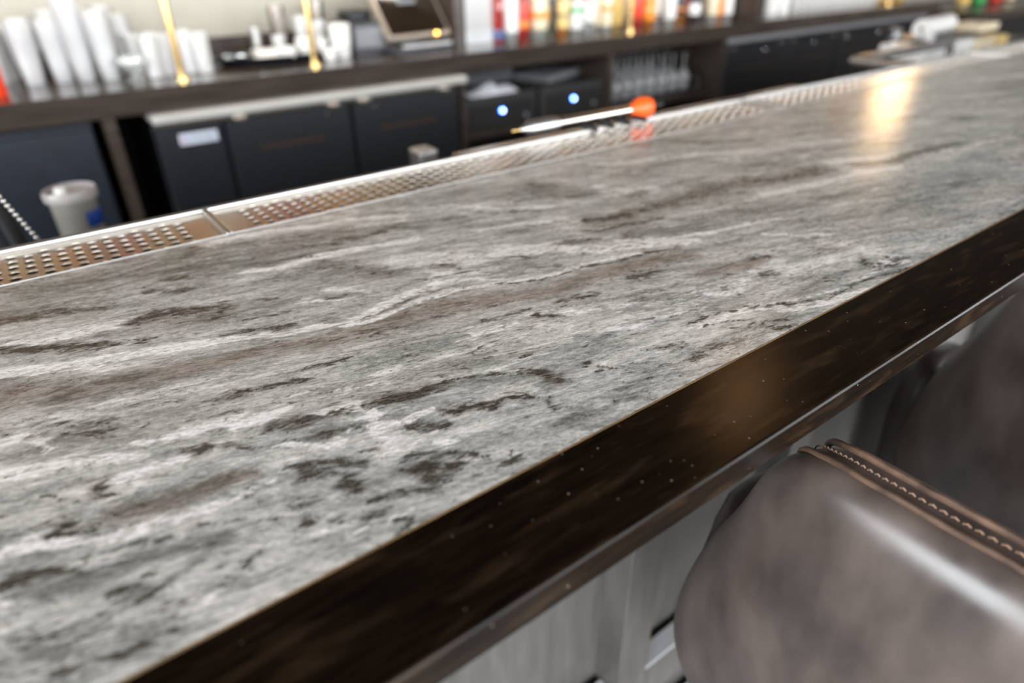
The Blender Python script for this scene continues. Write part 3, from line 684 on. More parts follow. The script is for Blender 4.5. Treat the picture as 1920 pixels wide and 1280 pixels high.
# ------------------------------------------------------------------ bottles
def bottle(loc, label, glassm, labm, capm, rad=.038, h=.28, neck=.013, shoulder=.62, lab=(.18, .5), group=None, band=None):
    t = thing('bottle', loc, label, 'bottle', group)
    pr = [(.0001, 0), (rad*.92, 0), (rad, .006), (rad, h*shoulder), (rad*.93, h*(shoulder+.05)), (neck*1.5, h*(shoulder+.17)), (neck, h*(shoulder+.22)), (neck, h*.955), (neck*1.15, h*.96), (neck*1.15, h*.97), (.0001, h*.97)]
    MB().lathe(pr, 20, cap=False).build('body', glassm, t, SM)
    l = MB().lathe([(rad+.0006, h*lab[0]), (rad+.0012, h*lab[0]+.002), (rad+.0012, h*lab[1]-.002), (rad+.0006, h*lab[1])], 20, cap=False).build('label_wrap', labm, t, SM)
    if band: MB().lathe([(rad+.0014, h*band[0]), (rad+.0018, h*band[0]+.001), (rad+.0018, h*band[1]-.001), (rad+.0014, h*band[1])], 20, cap=False).build('label_band', band[2], l, SM)
    MB().lathe([(neck*1.25, h*.955), (neck*1.3, h*.96), (neck*1.3, h), (.0001, h)], 16, cap=False).build('cap', capm, t, SM)
    return t
def cm(n, c, r=.35): return mat(n, c, r, var=.08)
g_clear = glassmat('bottle_clear', (.93, .96, .95), .30); g_amber = glassmat('bottle_amber', (.85, .38, .08), .45); g_green = glassmat('bottle_green', (.15, .45, .18), .5)
g_red = glassmat('bottle_red', (.75, .06, .04), .55); g_dark = glassmat('bottle_dark', (.05, .03, .03), .8); g_gold = glassmat('bottle_gold', (.9, .66, .25), .5)
c_white, c_cream, c_red, c_orange, c_green, c_black, c_gold, c_blue, c_yel = [cm('label_'+n, c) for n, c in (('white', (.85, .83, .80)), ('cream', (.80, .68, .48)), ('red', (.75, .06, .03)), ('orange', (.95, .30, .04)), ('green', (.05, .42, .10)), ('black', (.02, .02, .025)), ('gold', (.70, .48, .13)), ('blue', (.05, .09, .22)), ('yellow', (.85, .62, .25)))]
BG = 'liquor bottles on the back counter'; z = BC+.0005
bottle((.005, 2.74, z), 'red bottle with cream cap at the far left', cm('red_plastic', (.85, .06, .02), .3), cm('red_label', (.95, .09, .02)), c_white, .042, .25, .02, .55, (.25, .62))
bl = [  # px-derived places along the counter
 (2.015, 2.80, g_red, c_blue, c_red, 'dark wine-red bottle first beside the grey panel', .030, (.05, .2), None),
 (2.085, 2.79, g_clear, c_white, c_black, 'bottle with broad white label second from the grey panel', .036, (.14, .66), None),
 (2.165, 2.81, g_red, c_red, c_white, 'red bottle with red-orange label', .034, (.16, .6), (.2, .3, c_orange)),
 (2.262, 2.80, g_clear, c_cream, c_white, 'cream labelled bottle with an orange band low down', .044, (.14, .66), (.30, .40, c_orange)),
 (2.350, 2.86, g_green, c_gold, c_black, 'slim olive bottle behind the cream labelled ones', .026, (.2, .5), None),
 (2.415, 2.80, g_amber, c_yel, c_orange, 'peach coloured bottle with pale yellow label', .032, (.12, .55), (.30, .34, c_black)),
 (2.500, 2.80, g_clear, c_white, c_green, 'white labelled bottle with green stripes', .036, (.10, .52), (.36, .44, c_green)),
 (2.585, 2.80, g_clear, c_white, c_red, 'bottle with round white label and red top stripe', .034, (.20, .60), (.56, .60, c_red)),
 (2.655, 2.82, g_clear, c_cream, c_white, 'clear bottle with dull cream label', .028, (.12, .6), None),
 (2.720, 2.80, g_clear, c_cream, c_orange, 'clear bottle with small orange square on its label', .032, (.10, .58), (.36, .44, c_orange)),
 (2.800, 2.82, g_gold, c_gold, c_black, 'wide golden olive bottle left of the brass post', .042, (.10, .62), None),
 (2.950, 2.80, g_red, c_red, c_black, 'deep red bottle right of the brass post', .026, (.16, .6), None),
 (3.030, 2.79, g_amber, c_orange, c_cream, 'bright orange bottle third right of the brass post', .038, (.14, .62), (.3, .34, c_yel)),
 (3.115, 2.82, g_clear, c_white, c_white, 'slim white bottle right of the bright orange one', .028, (.2, .6), None),
 (3.200, 2.79, g_clear, c_white, c_white, 'wide white bottle before the dark gap', .036, (.12, .7), None),
 (3.310, 2.82, g_amber, c_black, c_black, 'brown bottle with black label', .034, (.18, .5), (.25, .3, c_orange)),
 (3.410, 2.79, g_dark, c_white, c_black, 'dark bottle with round white label', .036, (.14, .34), None),
 (3.490, 2.84, g_dark, c_black, c_gold, 'all-black squat bottle', .034, (.1, .4), None),
 (3.570, 2.79, g_clear, c_cream, c_gold, 'pale cream bottle fourth from the timber upright', .036, (.10, .6), None),
 (3.645, 2.80, g_amber, c_orange, c_orange, 'orange bottle next to the last white one', .026, (.08, .6), None),
 (3.715, 2.79, g_clear, c_white, c_white, 'white bottle last before the timber upright', .034, (.10, .7), None)]
for x, y, gm, lm, cp, lb, rd, la, bd in bl: bottle((x, y, z), lb+' on the back counter', gm, lm, cp, rd, .27+.03*((x*7) % 1), .013, .60, la, BG, bd)
for i, (x, gm, lm, cp, nm) in enumerate(((5.52, g_gold, c_yel, c_gold, 'golden yellow'), (5.66, g_amber, c_cream, c_gold, 'brown and cream'), (5.80, g_gold, c_gold, c_black, 'olive gold'))):
    bottle((x, 2.80, z), nm+' bottle near the far right end of the counter', gm, lm, cp, .045, .3, .014, .6, (.08, .6), BG)
# bottles standing in a second row behind, seen between the front ones
second = [(2.13, g_dark, c_gold), (2.31, g_amber, c_cream), (2.46, g_clear, c_blue), (2.62, g_green, c_cream), (2.77, g_amber, c_white), (2.99, g_clear, c_cream), (3.16, g_amber, c_gold), (3.36, g_gold, c_cream), (3.54, g_amber, c_red), (3.68, g_clear, c_cream)]
for i, (x, gm, lm) in enumerate(second):
    bottle((x, 2.95, z), ['dark gold-labelled', 'amber cream-labelled', 'clear blue-labelled', 'green cream-labelled', 'amber white-labelled', 'clear cream-labelled', 'amber gold-labelled', 'golden cream-labelled', 'amber red-labelled', 'clear tall cream-labelled'][i]+' bottle standing in the row behind', gm, lm, c_black, .034, .29, .013, .6, (.15, .55), BG)
# white jars and cups further right
gj = None
spots = [(3.93, 2.80, .05, .13), (4.02, 2.86, .04, .10), (4.16, 2.80, .05, .12), (4.28, 2.80, .055, .10)]
for i, (x, y, rd, h) in enumerate(spots):
    t = thing('canister', (x, y, z), ['white canister right of the timber upright', 'dark blue canister between two white ones', 'white canister third from the timber upright', 'wide white canister beside the glass row'][i], 'canister')
    MB().lathe([(.0001, 0), (rd*.95, 0), (rd, .005), (rd, h), (.0001, h)], 20, cap=False).build('body', c_white if i != 1 else c_blue, t, SM)
    MB().lathe([(rd*1.04, h), (rd*1.04, h+.016), (.0001, h+.018)], 20, cap=False).build('lid', c_white if i != 1 else c_black, t, SM)
for i in range(11):
    x = 4.42+.098*i
    lb = 'clear upright glass, %s of the row on the right counter end' % ['first', 'second', 'third', 'fourth', 'fifth', 'middle', 'fifth from the end', 'fourth from the end', 'third from the end', 'next to last', 'last'][i]
    o = dup(gp, (x, 2.78, z), lb, 'row of upright glasses right of the canisters')
# ------------------------------------------------------------------ brass posts, timber upright, wall shelf with its bottles
for x, lb in ((-.01, 'brass post at the left end by the red bottle'), (.562, 'brass post standing among the tumblers'), (1.055, 'brass post rising behind the crowded serving tray'), (2.80, 'brass post in the middle of the bottle row'), (3.86, 'brass post beside the timber upright'), (5.40, 'brass post at the right end of the counter')):
    t = thing('brass_post', (x, 2.70 if x < 3.8 else 2.66, BC), lb, 'post', 'brass posts carrying the wall shelves')
    MB().lathe([(.0001, 0), (.024, 0), (.024, .006), (.012, .007), (.012, 1.55), (.0001, 1.55)], 16, cap=False).build('tube', m_brass, t, SM)
t = thing('timber_upright', (1.83, 2.9, BC), 'dark timber upright standing right of the touch screen', 'upright')
MB().box(-.055, .0, -.10, .30, 0, .668, .003).build('board', m_dwood, t)
t = thing('steel_column', (1.93, 2.9, BC), 'plain grey steel column between timber upright and bottles', 'column')
MB().box(-.095, .055, -.10, .28, 0, .9, .006).build('column_body', mat('satin_grey_steel', (.42, .40, .39), .38, .35, var=.05), t)
MB().box(-.097, .057, -.102, .282, 0, .06, .003).build('foot_band', mat('satin_foot', (.50, .50, .50), .4, .2), t)
t = thing('timber_upright', (3.80, 2.9, BC), 'brown timber upright standing between bottles and canisters', 'upright')
MB().box(-.03, .03, -.29, .30, 0, .668, .003).build('board', m_bwood, t)
for zz, lb in ((1.62, 'lower brown wall shelf carried by the brass posts'), (2.10, 'upper brown wall shelf carried by the brass posts')):
    t = thing('wall_shelf', (2.4, 2.95, zz), lb, 'shelf', 'wall shelves over the back counter')
    MB().box(-3.2, 3.6, -.22, .31, 0, .035, .003).build('board', m_bwood, t)
random.seed(3); gms = [g_amber, g_clear, g_gold, g_red, g_green, g_amber, g_dark, g_gold]; lms = [c_cream, c_white, c_gold, c_red, c_orange, c_yel, c_black, c_orange]
protos = [bottle((-.62+.1*i, 2.86, 1.6555), 'bottle on the lower wall shelf, above the picture', gms[i], lms[i], c_gold, .037, .29, .013, .6, (.12, .55), 'bottles on the lower wall shelf') for i in range(8)]
for i in range(46):
    if i*.13+.25 > 5.6: break
    dup(random.choice(protos), (.25+.13*i, 2.86+random.uniform(-.03, .05), 1.6555))
t = thing('light_strip', (2.4, 2.80, 1.60), 'long slim light strip added under the lower wall shelf to brighten the glasses', 'light')  # added fixture, put in to brighten glasses and bottles below
MB().box(-3.0, 3.0, -.012, .012, 0, .018, .002).build('housing', m_steel, t); MB().box(-2.98, 2.98, -.009, .009, -.004, .0).build('diffuser', mat('added_strip_diffuser', (1, .95, .85), .5, emit=(1, .90, .76), estr=3), t)
area('light_strip_glow', (2.4, 2.78, 1.592), (math.radians(14), 0, 0), 6.0, .03, 13, (1, .92, .80))  # added fill light belonging to the invented strip
# big warm wall lantern at the far end and the pendant over the aisle (both seen as reflections)
def globe(name, loc, rad, label, cat, strength, col, energy, cord=None):
    t = thing(name, loc, label, cat)
    MB().lathe([(.0001, -rad)] + [(rad*math.cos(a), rad*math.sin(a)) for a in np.linspace(-1.35, 1.35, 13)] + [(.0001, rad)], 24, cap=False).build('globe', mat(name+'_glow', (1, .8, .5), .4, emit=col, estr=strength), t, SM)
    MB().lathe([(.0001, rad*1.15), (rad*.35, rad*1.12), (rad*.4, rad*.9), (.0001, rad*.88)], 16, cap=False).build('fitting', m_brass, t, SM)
    if cord: MB().tube([(0, 0, rad*1.1), (0, 0, cord)], .004, 6).build('cord', m_black, t)
    return t
globe('lantern', (5.48, 2.52, 1.72), .13, 'round warm lantern hanging at the far end of the shelves', 'lamp', 12, (1, .62, .30), 0, .5)
globe('pendant_lamp', (2.80, 1.66, 2.97), .15, 'round warm pendant lamp over the aisle', 'lamp', 5, (1, .48, .16), 0, .33)
# ------------------------------------------------------------------ crowded serving tray on the back counter
t = thing('serving_tray', (.98, 2.93, BC+.0005), 'shallow black oval serving tray crowded with cups', 'tray')
b = MB(); b.lathe([(.0001, 0), (.165, 0), (.195, .03), (.198, .03), (.168, -.0), (.168, .004), (.0001, .004)], 30, cap=False); o = b.build('tray_body', m_black, t, SM); o.scale = (1.25, .68, 1)
ZT = BC+.0055
def cup(loc, rd, h, m_, label, cat='cup', name='cup', handle=False, steel=False):
    t = thing(name, loc, label, cat); MB().lathe(shell([(rd*.72, 0), (rd*.78, .004), (rd*.95, h*.6), (rd, h)], .002, .006), 18, cap=False).build('bowl', m_, t, SM)
    if handle: MB().tube([(0, -rd*.9, h*.75), (0, -rd*1.45, h*.7), (0, -rd*1.5, h*.4), (0, -rd*.85, h*.25)], .004, 8).build('handle', m_, t, SM)
    return t
def box_item(name, loc, sx, sy, sz, m_, label, cat, part='body', rz=0, lid=None):
    t = thing(name, loc, label, cat, rz=rz); MB().box(-sx/2, sx/2, -sy/2, sy/2, 0, sz, min(sx, sy, sz)*.12).build(part, m_, t)
    if lid: MB().box(-sx/2*1.02, sx/2*1.02, -sy/2*1.02, sy/2*1.02, sz*.82, sz*1.02, .001).build('lid', lid, t)
    return t
box_item('napkin_stack', (.94, 2.905, ZT), .10, .075, .045, m_white, 'white napkin stack at the left end of the black tray', 'napkins')
box_item('tea_box', (.905, 2.845, ZT), .11, .022, .02, cm('mustard_card', (.62, .38, .05)), 'mustard yellow box on the front left of the black tray', 'box')
cup((.80, 2.94, ZT), .024, .03, m_glass, 'small glass dish at the left tip of the black tray', 'dish', 'dish')
cup((.845, 2.925, ZT), .02, .026, m_chrome, 'small steel cup next to the glass dish on the black tray', 'cup')
cup((1.012, 2.85, ZT), .033, .05, m_white, 'white cup at the front middle of the black tray', 'cup', handle=True)
cup((1.09, 2.87, ZT), .036, .075, m_white, 'taller white cup on the right front of the black tray', 'cup', handle=True)
cup((1.02, 2.965, ZT), .03, .085, m_glareglass, 'clear cup with white content behind the white cups on the tray', 'cup')
cup((.935, 2.99, ZT), .022, .115, m_bsteel, 'narrow steel jigger standing behind the napkin stack', 'jigger', 'jigger')
cup((1.06, 3.06, BC+.0005), .034, .19, m_steel, 'steel cocktail shaker behind the black tray', 'shaker', 'cocktail_shaker')
cup((1.145, 3.02, ZT-.0045), .034, .15, m_glareglass, 'clear mixing glass just right of the brass post', 'glass', 'mixing_glass')
cup((1.21, 3.0, BC+.0005), .036, .13, m_glareglass, 'clear mixing glass behind the white mug', 'glass', 'mixing_glass')
cup((1.165, 2.80, BC+.0005), .03, .04, m_white, 'low white cup in front of the brass post right of the tray', 'cup')
cup((1.235, 2.84, BC+.0005), .045, .125, m_white, 'big white mug left of the receipt printer', 'mug', 'mug', handle=True)
cup((1.17, 2.90, BC+.0005), .033, .07, m_white, 'white cup between black tray and big white mug', 'cup')
cup((1.255, 3.10, BC+.0005), .03, .2, m_steel, 'tall steel shaker behind the big white mug', 'shaker', 'cocktail_shaker')
# receipt printer and touch screen
t = thing('receipt_printer', (1.36, 2.92, BC+.0005), 'boxy grey and black receipt printer beside the touch screen', 'printer')
MB().box(-.07, .075, -.10, .12, .012, .125, .008).build('housing', m_dgrey, t); MB().box(-.065, .07, -.104, -.098, .03, .105, .003).build('front_panel', m_greyp, t)
MB().box(-.07, .075, -.10, .12, 0, .013).build('base', m_black, t)
MB().box(-.05, .055, -.03, .10, .1255, .165, .01).build('cover', m_black, t)
for k in range(2): MB().lathe([(.0001, 0), (.007, 0), (.006, .004), (.0001, .005)], 14, T((.05, -.104, .085-.03*k)) @ R3('X', PI/2)).build('button', m_chrome, t, SM)
t = thing('touch_screen', (1.575, 2.83, BC+.0005), 'tilted dark touch screen in a champagne frame on a stand', 'screen', rz=math.radians(6))
MB().box(-.145, .15, -.09, .12, 0, .022, .006).build('base', m_dgrey, t)
MB().box(-.12, .14, -.098, -.088, .020, .036, .004).build('base_trim', m_bsteel, t)
MB().box(-.05, .05, .03, .07, .02, .20, .006).build('stand', m_greyp, t)
A = T((0, -.055, .052)) @ R3('X', math.radians(-38))
fr = MB(); fr.box(-.165, .165, -.012, .018, 0, .245, .008, A).build('screen_frame', mat('champagne_metal', (.48, .41, .34), .3, .6, var=.05), t)
g = MB(); g.box(-.150, .150, -.0135, -.0115, .016, .235, .0005, A).build('screen_glass', mat('screen_black', (.016, .010, .006), .08, var=.3), t)
MB().lathe([(.0001, 0), (.0065, 0), (.0055, .004), (.0001, .005)], 16, A @ T((.085, -.012, .008)) @ R3('X', PI/2)).build('indicator_lamp', m_orglow, t, SM)
# ------------------------------------------------------------------ stemware in the open bay
t = thing('glass_rack', (2.98, 2.86, .6005), 'low dark wire glass rack on the shelf of the right bay', 'rack')
b = MB()
for i in range(9): b.tube([(-.36+.09*i, -.2, .012), (-.36+.09*i, .2, .012)], .003, 6)
b.tube([(-.37, -.21, .015), (.37, -.21, .015), (.37, .21, .015), (-.37, .21, .015)], .004, 6, True)
b.tube([(-.37, -.21, .07), (.37, -.21, .07), (.37, .21, .07), (-.37, .21, .07)], .003, 6, True)
for x, y in ((-.37, -.21), (.37, -.21), (.37, .21), (-.37, .21)): b.tube([(x, y, 0), (x, y, .07)], .004, 6)
b.build('wire_frame', m_dgrey, t)
stem = [(.034, 0), (.041, .03), (.040, .07), (.022, .105), (.0045, .118), (.0045, .185), (.010, .19), (.034, .1935), (.034, .1955), (.0001, .1955)]
gs = None
rowname = ['front', 'middle', 'back']; colname = ['leftmost', 'second from left', 'third from left', 'centre', 'third from right', 'second from right', 'rightmost']
for rj in range(3):
    for ci in range(7):
        lb = 'upside-down stemmed glass, %s of the %s row in the rack' % (colname[ci], rowname[rj]); loc = (2.70+.094*ci, 2.70+.135*rj, .616)
        if gs is None: gs = thing('stemmed_glass', loc, lb, 'glass', 'upside-down stemmed glasses in the rack'); MB().lathe(stem, 18, cap=False).build('bowl_and_stem', m_stem, gs, SM)
        else: dup(gs, loc, lb)
# ------------------------------------------------------------------ aisle: sink station behind the bar
t = thing('sink_station', (1.9, 1.15, 0), 'low stainless underbar sink station behind the bar rail', 'sink')
b = MB(); b.box(.86, 2.3, 1.36, 1.40, .80, .90, .006); b.box(.86, .90, .86, 1.40, .80, .86, .006); rel(b.build('front_rail', m_steel, t), t)
rel(MB().box(.90, 2.3, .86, 1.36, .70, .72).build('drainboard', mat('drain_dark', (.03, .028, .027), .35, .5, scale=60, var=.5), t), t)
for x in (.88, 2.28):
    for y in (.88, 1.38): rel(MB().lathe([(.0001, 0), (.02, 0), (.02, .80), (.0001, .80)], 12, T((x, y, 0))).build('leg', m_steel, t, SM), t)
t = thing('corner_bracket', (.825, 1.47, .0), 'small square stainless rail end beside the sink station', 'rail')
rel(MB().box(.795, .845, 1.44, 1.50, .86, .905, .006).build('cap', m_bsteel, t), t); rel(MB().box(.805, .835, 1.45, 1.49, 0, .86).build('post', m_steel, t), t)
# speed rail frame further right
t = thing('speed_rail', (2.6, 1.2, 0), 'pale stainless rail frame beyond the bright reflection', 'rail')
rel(MB().tube([(2.34, 1.00, .995), (2.34, 1.22, .995), (3.05, 1.22, .995)], .016, 10).build('top_bar', m_bsteel, t, SM), t)
for x, y in ((2.34, 1.0), (3.05, 1.22)): rel(MB().lathe([(.0001, 0), (.014, 0), (.014, .98), (.0001, .98)], 10, T((x, y, 0))).build('post', m_steel, t, SM), t)
# steel tube tool with orange cap lying on the back rims of the drip trays
P0, P1 = Vector((.655, .862, 1.0795)), Vector((.905, .842, 1.0835)); ax = (P1-P0).normalized(); L_ = (P1-P0).length
t = thing('tube_tool', P0, 'steel tube tool with pointed end and orange cap on the tray rim', 'tool')
Mx = Vector((0, 0, 1)).rotation_difference(ax).to_matrix().to_4x4()
MB().lathe([(.0001, .0), (.006, .012), (.012, .022), (.0122, .07), (.0105, .072), (.0105, .078), (.0001, .078)], 20, Mx, cap=False).build('pointed_head', m_bsteel, t, SM)
MB().lathe([(.0001, .078), (.0085, .078), (.0085, L_-.01), (.0001, L_-.01)], 20, Mx, cap=False).build('tube', m_steel, t, SM)
MB().lathe([(.0001, -.012), (.0025, -.012), (.0025, .004), (.0001, .004)], 10, Mx, cap=False).build('tip', m_brass, t, SM)
b = MB(); b.lathe([(.0001, L_-.024), (.008, L_-.022), (.010, L_-.010), (.0165, L_+.0), (.0185, L_+.012), (.0165, L_+.026), (.009, L_+.034), (.0001, L_+.036)], 20, Mx, cap=False); b.build('orange_cap', m_orange, t, SM)
MB().lathe([(.0001, L_+.034), (.004, L_+.034), (.0035, L_+.060), (.0001, L_+.060)], 10, Mx, cap=False).build('black_tail', m_rubber, t, SM)
for k in range(4): MB().box(-.004, .004, -.032, .004, -.004, .004, .0015, T(ax*(L_*.52+.036*k)) @ T((0, -.004, -.012))).build('clip', m_rubber, t)
# measuring jar with blue tape, chain and lever at far left
t = thing('plastic_jar', (.062, 1.50, .72), 'cloudy plastic jar with blue tape and pale lid at left', 'jar')
MB().lathe([(.0001, 0), (.036, 0), (.040, .21), (.0001, .21)], 24, cap=False).build('jar_body', mat('cloudy_plastic', (.20, .19, .165), .4, var=.2), t, SM)
MB().lathe([(.046, .21), (.047, .222), (.0445, .228), (.040, .222), (.0001, .220)], 24, cap=False).build('lid', mat('pale_lid', (.33, .30, .29), .3, var=.15), t, SM)
b = MB().lathe([(.0410, .158), (.0416, .159), (.0424, .187), (.0418, .188)], 24, cap=False)
bmesh.ops.delete(b.bm, geom=[f_ for f_ in b.bm.faces if f_.calc_center_median().x < .006], context='FACES')
b.build('blue_tape', mat('blue_tape', (.006, .045, .25), .45), t, SM)
MB().lathe([(.0001, .224), (.010, .224), (.010, .234), (.0001, .236)], 14, T((-.015, -.012, 0)), cap=False).build('lid_knob', m_white, t, SM)
t = thing('bottle_well', (.03, 1.45, 0), 'dark underbar bottle well below the cloudy jar', 'bottle well')
rel(MB().box(-.45, .55, 1.30, 1.75, .70, .718).build('well_floor', m_dark, t), t); rel(MB().box(-.45, .55, 1.28, 1.30, .55, .80, .004).build('well_front', m_dgrey, t), t)
for x in (-.43, .53): rel(MB().box(x-.02, x+.02, 1.32, 1.70, 0, .70).build('leg', m_dgrey, t), t)
rg = random.Random(5)
for i, (x, y, h, mm) in enumerate(((-.035, 1.40, .14, m_bsteel), (.000, 1.36, .10, m_brass), (.035, 1.37, .09, m_brass), (-.075, 1.46, .20, m_black), (.10, 1.40, .05, m_dgrey))):
    t = thing('pour_bottle', (x, y, .7185), ['steel-capped small bottle left of the cloudy jar', 'short brass-capped bottle in front of the cloudy jar', 'lowest brass-capped bottle right in front of the jar', 'tall black bottle far left of the cloudy jar', 'low grey bottle at the foot of the jar'][i], 'bottle', 'small bottles in the underbar well')
    MB().lathe([(.0001, 0), (.016, 0), (.016, h*.7), (.007, h*.85), (.007, h), (.0001, h)], 14, cap=False).build('body', m_dgrey, t, SM)
    MB().lathe([(.0085, h*.93), (.0085, h+.012), (.0001, h+.014)], 12, cap=False).build('cap', mm, t, SM)
# beaded chain hanging behind the rail, and the steel lever
b = MB(); A0, A1 = Vector((-.060, 1.035, 1.15)), Vector((.010, .93, .985))
n = 32
for i in range(n):
    p = A0.lerp(A1, i/(n-1)); q = bmesh.ops.create_uvsphere(b.bm, u_segments=8, v_segments=6, radius=.0031); bmesh.ops.translate(b.bm, verts=q['verts'], vec=p)
tag(b.build('beaded_chain', mat('nickel_chain', (.45, .43, .40), .3, .9), None, SM), 'dull beaded chain hanging down behind the left drip tray', 'chain')
t = thing('tap_column', (-.075, 1.02, 0), 'bluish steel tap column at the left edge behind the rail', 'tap')
MB().lathe([(.0001, 0), (.03, 0), (.03, .02), (.022, .03), (.022, 1.02), (.018, 1.08), (.0001, 1.09)], 20).build('column', m_bsteel, t, SM)
MB().tube([(0, 0, 1.06), (.0, .05, 1.13), (.0, .16, 1.15), (0, .24, 1.10), (0, .26, 1.02)], .012, 12).build('spout', m_black, t, SM)
MB().tube([(0, .24, 1.12), (.03, .28, .98), (.05, .30, .80), (.05, .30, .60)], .012, 10).build('hose', m_rubber, t, SM)
# ------------------------------------------------------------------ clutter at the far right of the aisle
t = thing('service_shelf', (3.9, 1.6, 0), 'dark service shelf at the far right behind the rail', 'shelf')
b = MB(); b.box(3.5, 4.9, 1.42, 1.75, .84, .86); rel(b.build('board', m_dgrey, t), t)
for x in (3.52, 4.88):
    for y in (1.44, 1.73): rel(MB().box(x-.015, x+.015, y-.015, y+.015, 0, .84).build('leg', m_dgrey, t), t)
for i, (x, y, z_, sx, sy, sz, mm, lb) in enumerate((
  (3.62, 1.55, .861, .52, .20, .07, c_white, 'long white bin at the bottom of the right pile'), (3.98, 1.52, .861, .18, .18, .065, c_cream, 'cream bin beside the long white bin'),
  (4.22, 1.50, .861, .12, .10, .06, c_yel, 'small yellow pack at the right of the pile'), (3.80, 1.60, .932, .60, .20, .012, m_dgrey, 'dark tray lying across the two bins'))):
    box_item('storage_bin', (x, y, z_), sx, sy, sz, mm, lb, 'bin')
t = thing('paper_roll', (3.76, 1.60, .985), 'big white paper roll lying on top of the bins', 'paper roll')
M_ = R3('Z', .12) @ R3('Y', PI/2)
MB().lathe([(.010, -.19), (.04, -.19), (.04, .19), (.010, .19), (.010, -.19)], 24, M_, cap=False).build('roll', m_white, t, SM)
MB().lathe([(.0095, -.191), (.0095, .191)], 12, M_, cap=False).build('core', m_rubber, t, SM)
box_item('folded_cloth', (4.12, 1.56, .945), .2, .14, .035, c_cream, 'cream folded cloth right of the paper roll', 'cloth')
cup((3.53, 1.52, .861), .03, .11, m_glareglass, 'clear cup left of the white paper roll', 'cup'); cup((3.55, 1.68, .861), .03, .12, m_chrome, 'steel cup left of the white paper roll', 'cup')
cup((3.15, 1.30, .89-.05), .04, .05, m_bsteel, 'steel bowl before the dark cooler near the bright reflection', 'bowl', 'bowl') if False else None
# far end: darker counter turning the corner
t = thing('end_counter', (7.6, 2.7, 0), 'far brown counter turning the corner at the picture edge', 'counter')
rel(MB().box(6.3, 9.5, 2.35, 3.25, .80, .86, .004).build('counter_top', m_bwood, t), t); rel(MB().box(6.35, 9.45, 2.42, 3.2, 0, .80).build('carcass', m_dark, t), t)
for x, gm, lm, lb in ((7.15, g_green, c_green, 'green bottle on the far end counter'), (7.50, g_red, c_red, 'red bottle on the far end counter'), (7.80, g_amber, c_cream, 'amber bottle on the far end counter'), (6.85, g_clear, c_gold, 'pale gold bottle on the far end counter')):
    bottle((x, 2.75, .8605), lb, gm, lm, c_black, .05, .36, .015, .6, (.05, .6))
# ------------------------------------------------------------------ bar stools
def leather():
    M = mat('brown_leather', (.030, .021, .018), .34, scale=24, stretch=(1, .8, .35), col2=(.125, .093, .080), bump=.35, roughvar=.07, spec=.9)
    return M
m_lea = leather(); m_lead = mat('dark_leather', (.030, .022, .020), .35, scale=10, col2=(.055, .040, .036), bump=.2, roughvar=.05)
ZS = [1.030, 1.024, 1.010, .992, .97, .93, .88, .82, .76, .71, .66, .60, .54, .48, .44]
XS = [.025, .014, .005, .001, .000, .003, .007, .012, .018, .026, .038, .058, .088, .125, .16]
HW = [.178, .185, .192, .197, .203, .216, .237, .258, .273, .281, .282, .272, .245, .21, .18]
def back_grid(off, shrink, nu=36):
    rows = []
    for z_, xx, hw in zip(ZS, XS, HW):
        row = []
        for i in range(nu+1):
            uu = -1+2*i/nu; s = math.sin(uu*PI/2*.97)/math.sin(PI/2*.97); a = abs(uu)
            hz = z_ - .030*a**7*max(0, (z_-.9)/.13)
            row.append(Vector((xx + off + (.020+.040*min(1, (1.03-z_)/.2))*a**4, s*(hw-shrink), hz)))
        rows.append(row)
    return rows
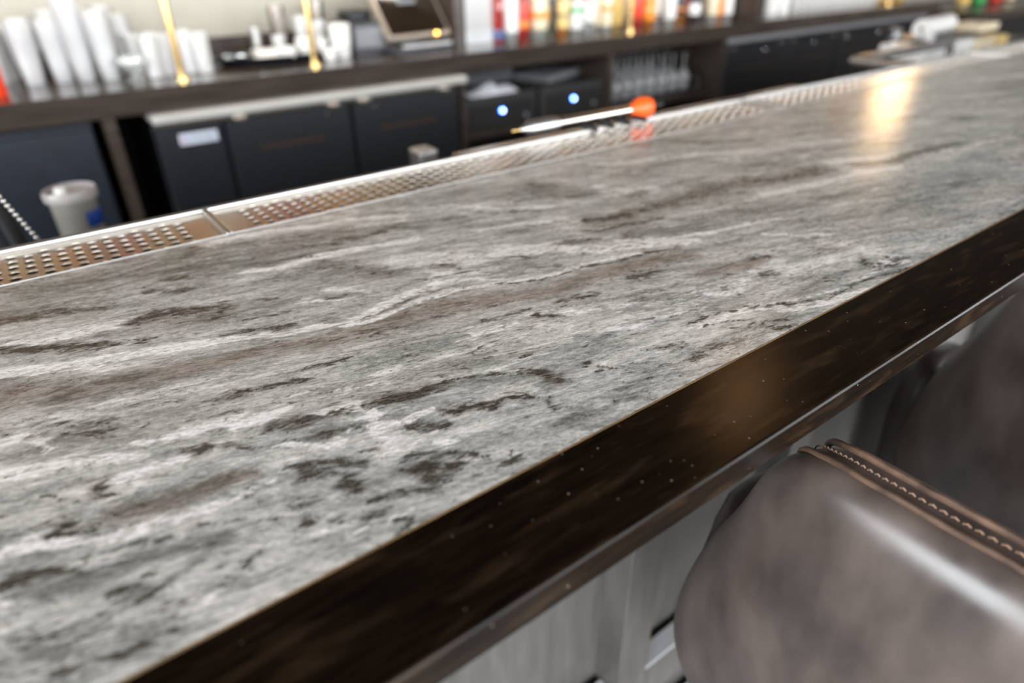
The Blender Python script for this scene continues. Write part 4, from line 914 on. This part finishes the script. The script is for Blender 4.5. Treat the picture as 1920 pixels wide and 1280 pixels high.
def make_stool(loc, label):
    t = thing('bar_stool', loc, label, 'bar stool', 'leather tub bar stools pulled up to the bar')
    o_ = back_grid(0, 0); i_ = back_grid(.040, .022); nu = 36
    for row in i_:
        for v in row: v.z -= .004
    b = MB(); bm = b.bm; A = [[bm.verts.new(v) for v in r_] for r_ in o_]; B = [[bm.verts.new(v) for v in r_] for r_ in i_]
    for G_, fl in ((A, 0), (B, 1)):
        for p, q in zip(G_, G_[1:]):
            for k in range(nu): bm.faces.new((p[k], p[k+1], q[k+1], q[k]))
    for k in range(nu): bm.faces.new((A[0][k], A[0][k+1], B[0][k+1], B[0][k])); bm.faces.new((A[-1][k], A[-1][k+1], B[-1][k+1], B[-1][k]))
    for e in (0, nu):
        for p in range(len(ZS)-1): bm.faces.new((A[p][e], A[p+1][e], B[p+1][e], B[p][e]))
    bk = b.build('backrest', m_lea, t, math.radians(50)); ms = bk.modifiers.new('sub', 'SUBSURF'); ms.levels = 1; ms.render_levels = 2
    m_pipe = mat('seam_leather', (.050, .030, .022), .4, scale=60, col2=(.17, .10, .065), bump=.3)
    jit = lambda v, k, a: v + Vector((0, 0, a*mnoise.noise(Vector((v.y*60, k, 0)))))
    e1 = [jit(v+Vector((-.003, 0, .0008)), 1, .0015) for v in o_[0]]; e2 = [jit(v+Vector((.004, 0, .003)), 2, .0015) for v in i_[0]]
    MB().tube([v for v in e1], .0022, 8).build('seam_piping', m_pipe, bk, SM)
    MB().tube([v.lerp(w_, .42)+Vector((0, 0, .003)) for v, w_ in zip(e1, e2)], .0026, 8).build('seam_piping', m_pipe, bk, SM)
    b = MB(); base = [v.lerp(w_, .22)+Vector((0, 0, .0008)) for v, w_ in zip(e1, e2)]
    for k in range(nu):
        for s in range(2):
            p = base[k].lerp(base[k+1], .1+.5*s); q = base[k].lerp(base[k+1], .1+.5*s+.34); b.tube([p, p.lerp(q, .5)+Vector((0, 0, .0012)), q], .0006, 5)
    b.build('stitching', mat('tan_thread', (.30, .19, .12), .6), bk)
    out = [(.095, .62), (.075, .70), (.072, .79), (.080, .850), (.100, .878), (.135, .880), (.20, .865), (.28, .825), (.34, .775), (.355, .70), (.335, .62), (.28, .575), (.10, .555)]
    for sgn in (1, -1):
        b = MB(); b.prism(out, sgn*.222, sgn*.264); q = [e for e in b.bm.edges if abs(e.verts[0].co.y-e.verts[1].co.y) < 1e-5]
        bmesh.ops.bevel(b.bm, geom=q, offset=.014, segments=3, affect='EDGES', profile=.5); b.build('armrest', m_lead, t, math.radians(50))
    b = MB(); b.box(.075, .43, -.215, .215, .60, .69, .03); b.build('seat', m_lead, t, math.radians(50))
    MB().box(.10, .40, -.19, .19, .575, .601, .01).build('seat_pan', m_black, t)
    for sx, sy in ((.13, -.16), (.13, .16), (.38, -.16), (.38, .16)):
        MB().tube([(sx, sy, .58), (sx+(.03 if sx > .2 else -.03), sy*1.18, .004)], [.016, .011], 10).build('leg', m_black, t, SM)
    MB().tube([(.115, -.178, .26), (.395, -.178, .26), (.395, .178, .26), (.115, .178, .26)], .009, 8, True).build('footrest', m_steel, t, SM)
    return t
st = make_stool((.348, -.002, 0), 'brown leather tub bar stool nearest the camera, its back catching light')
s2 = dup(st, (.850, .008, 0), 'darker leather tub bar stool beyond the nearest one, cut by the right edge')
for c_ in kids(s2):
    if c_.name.startswith('armrest'): c_.location.y = .036; c_.location.z = -.06
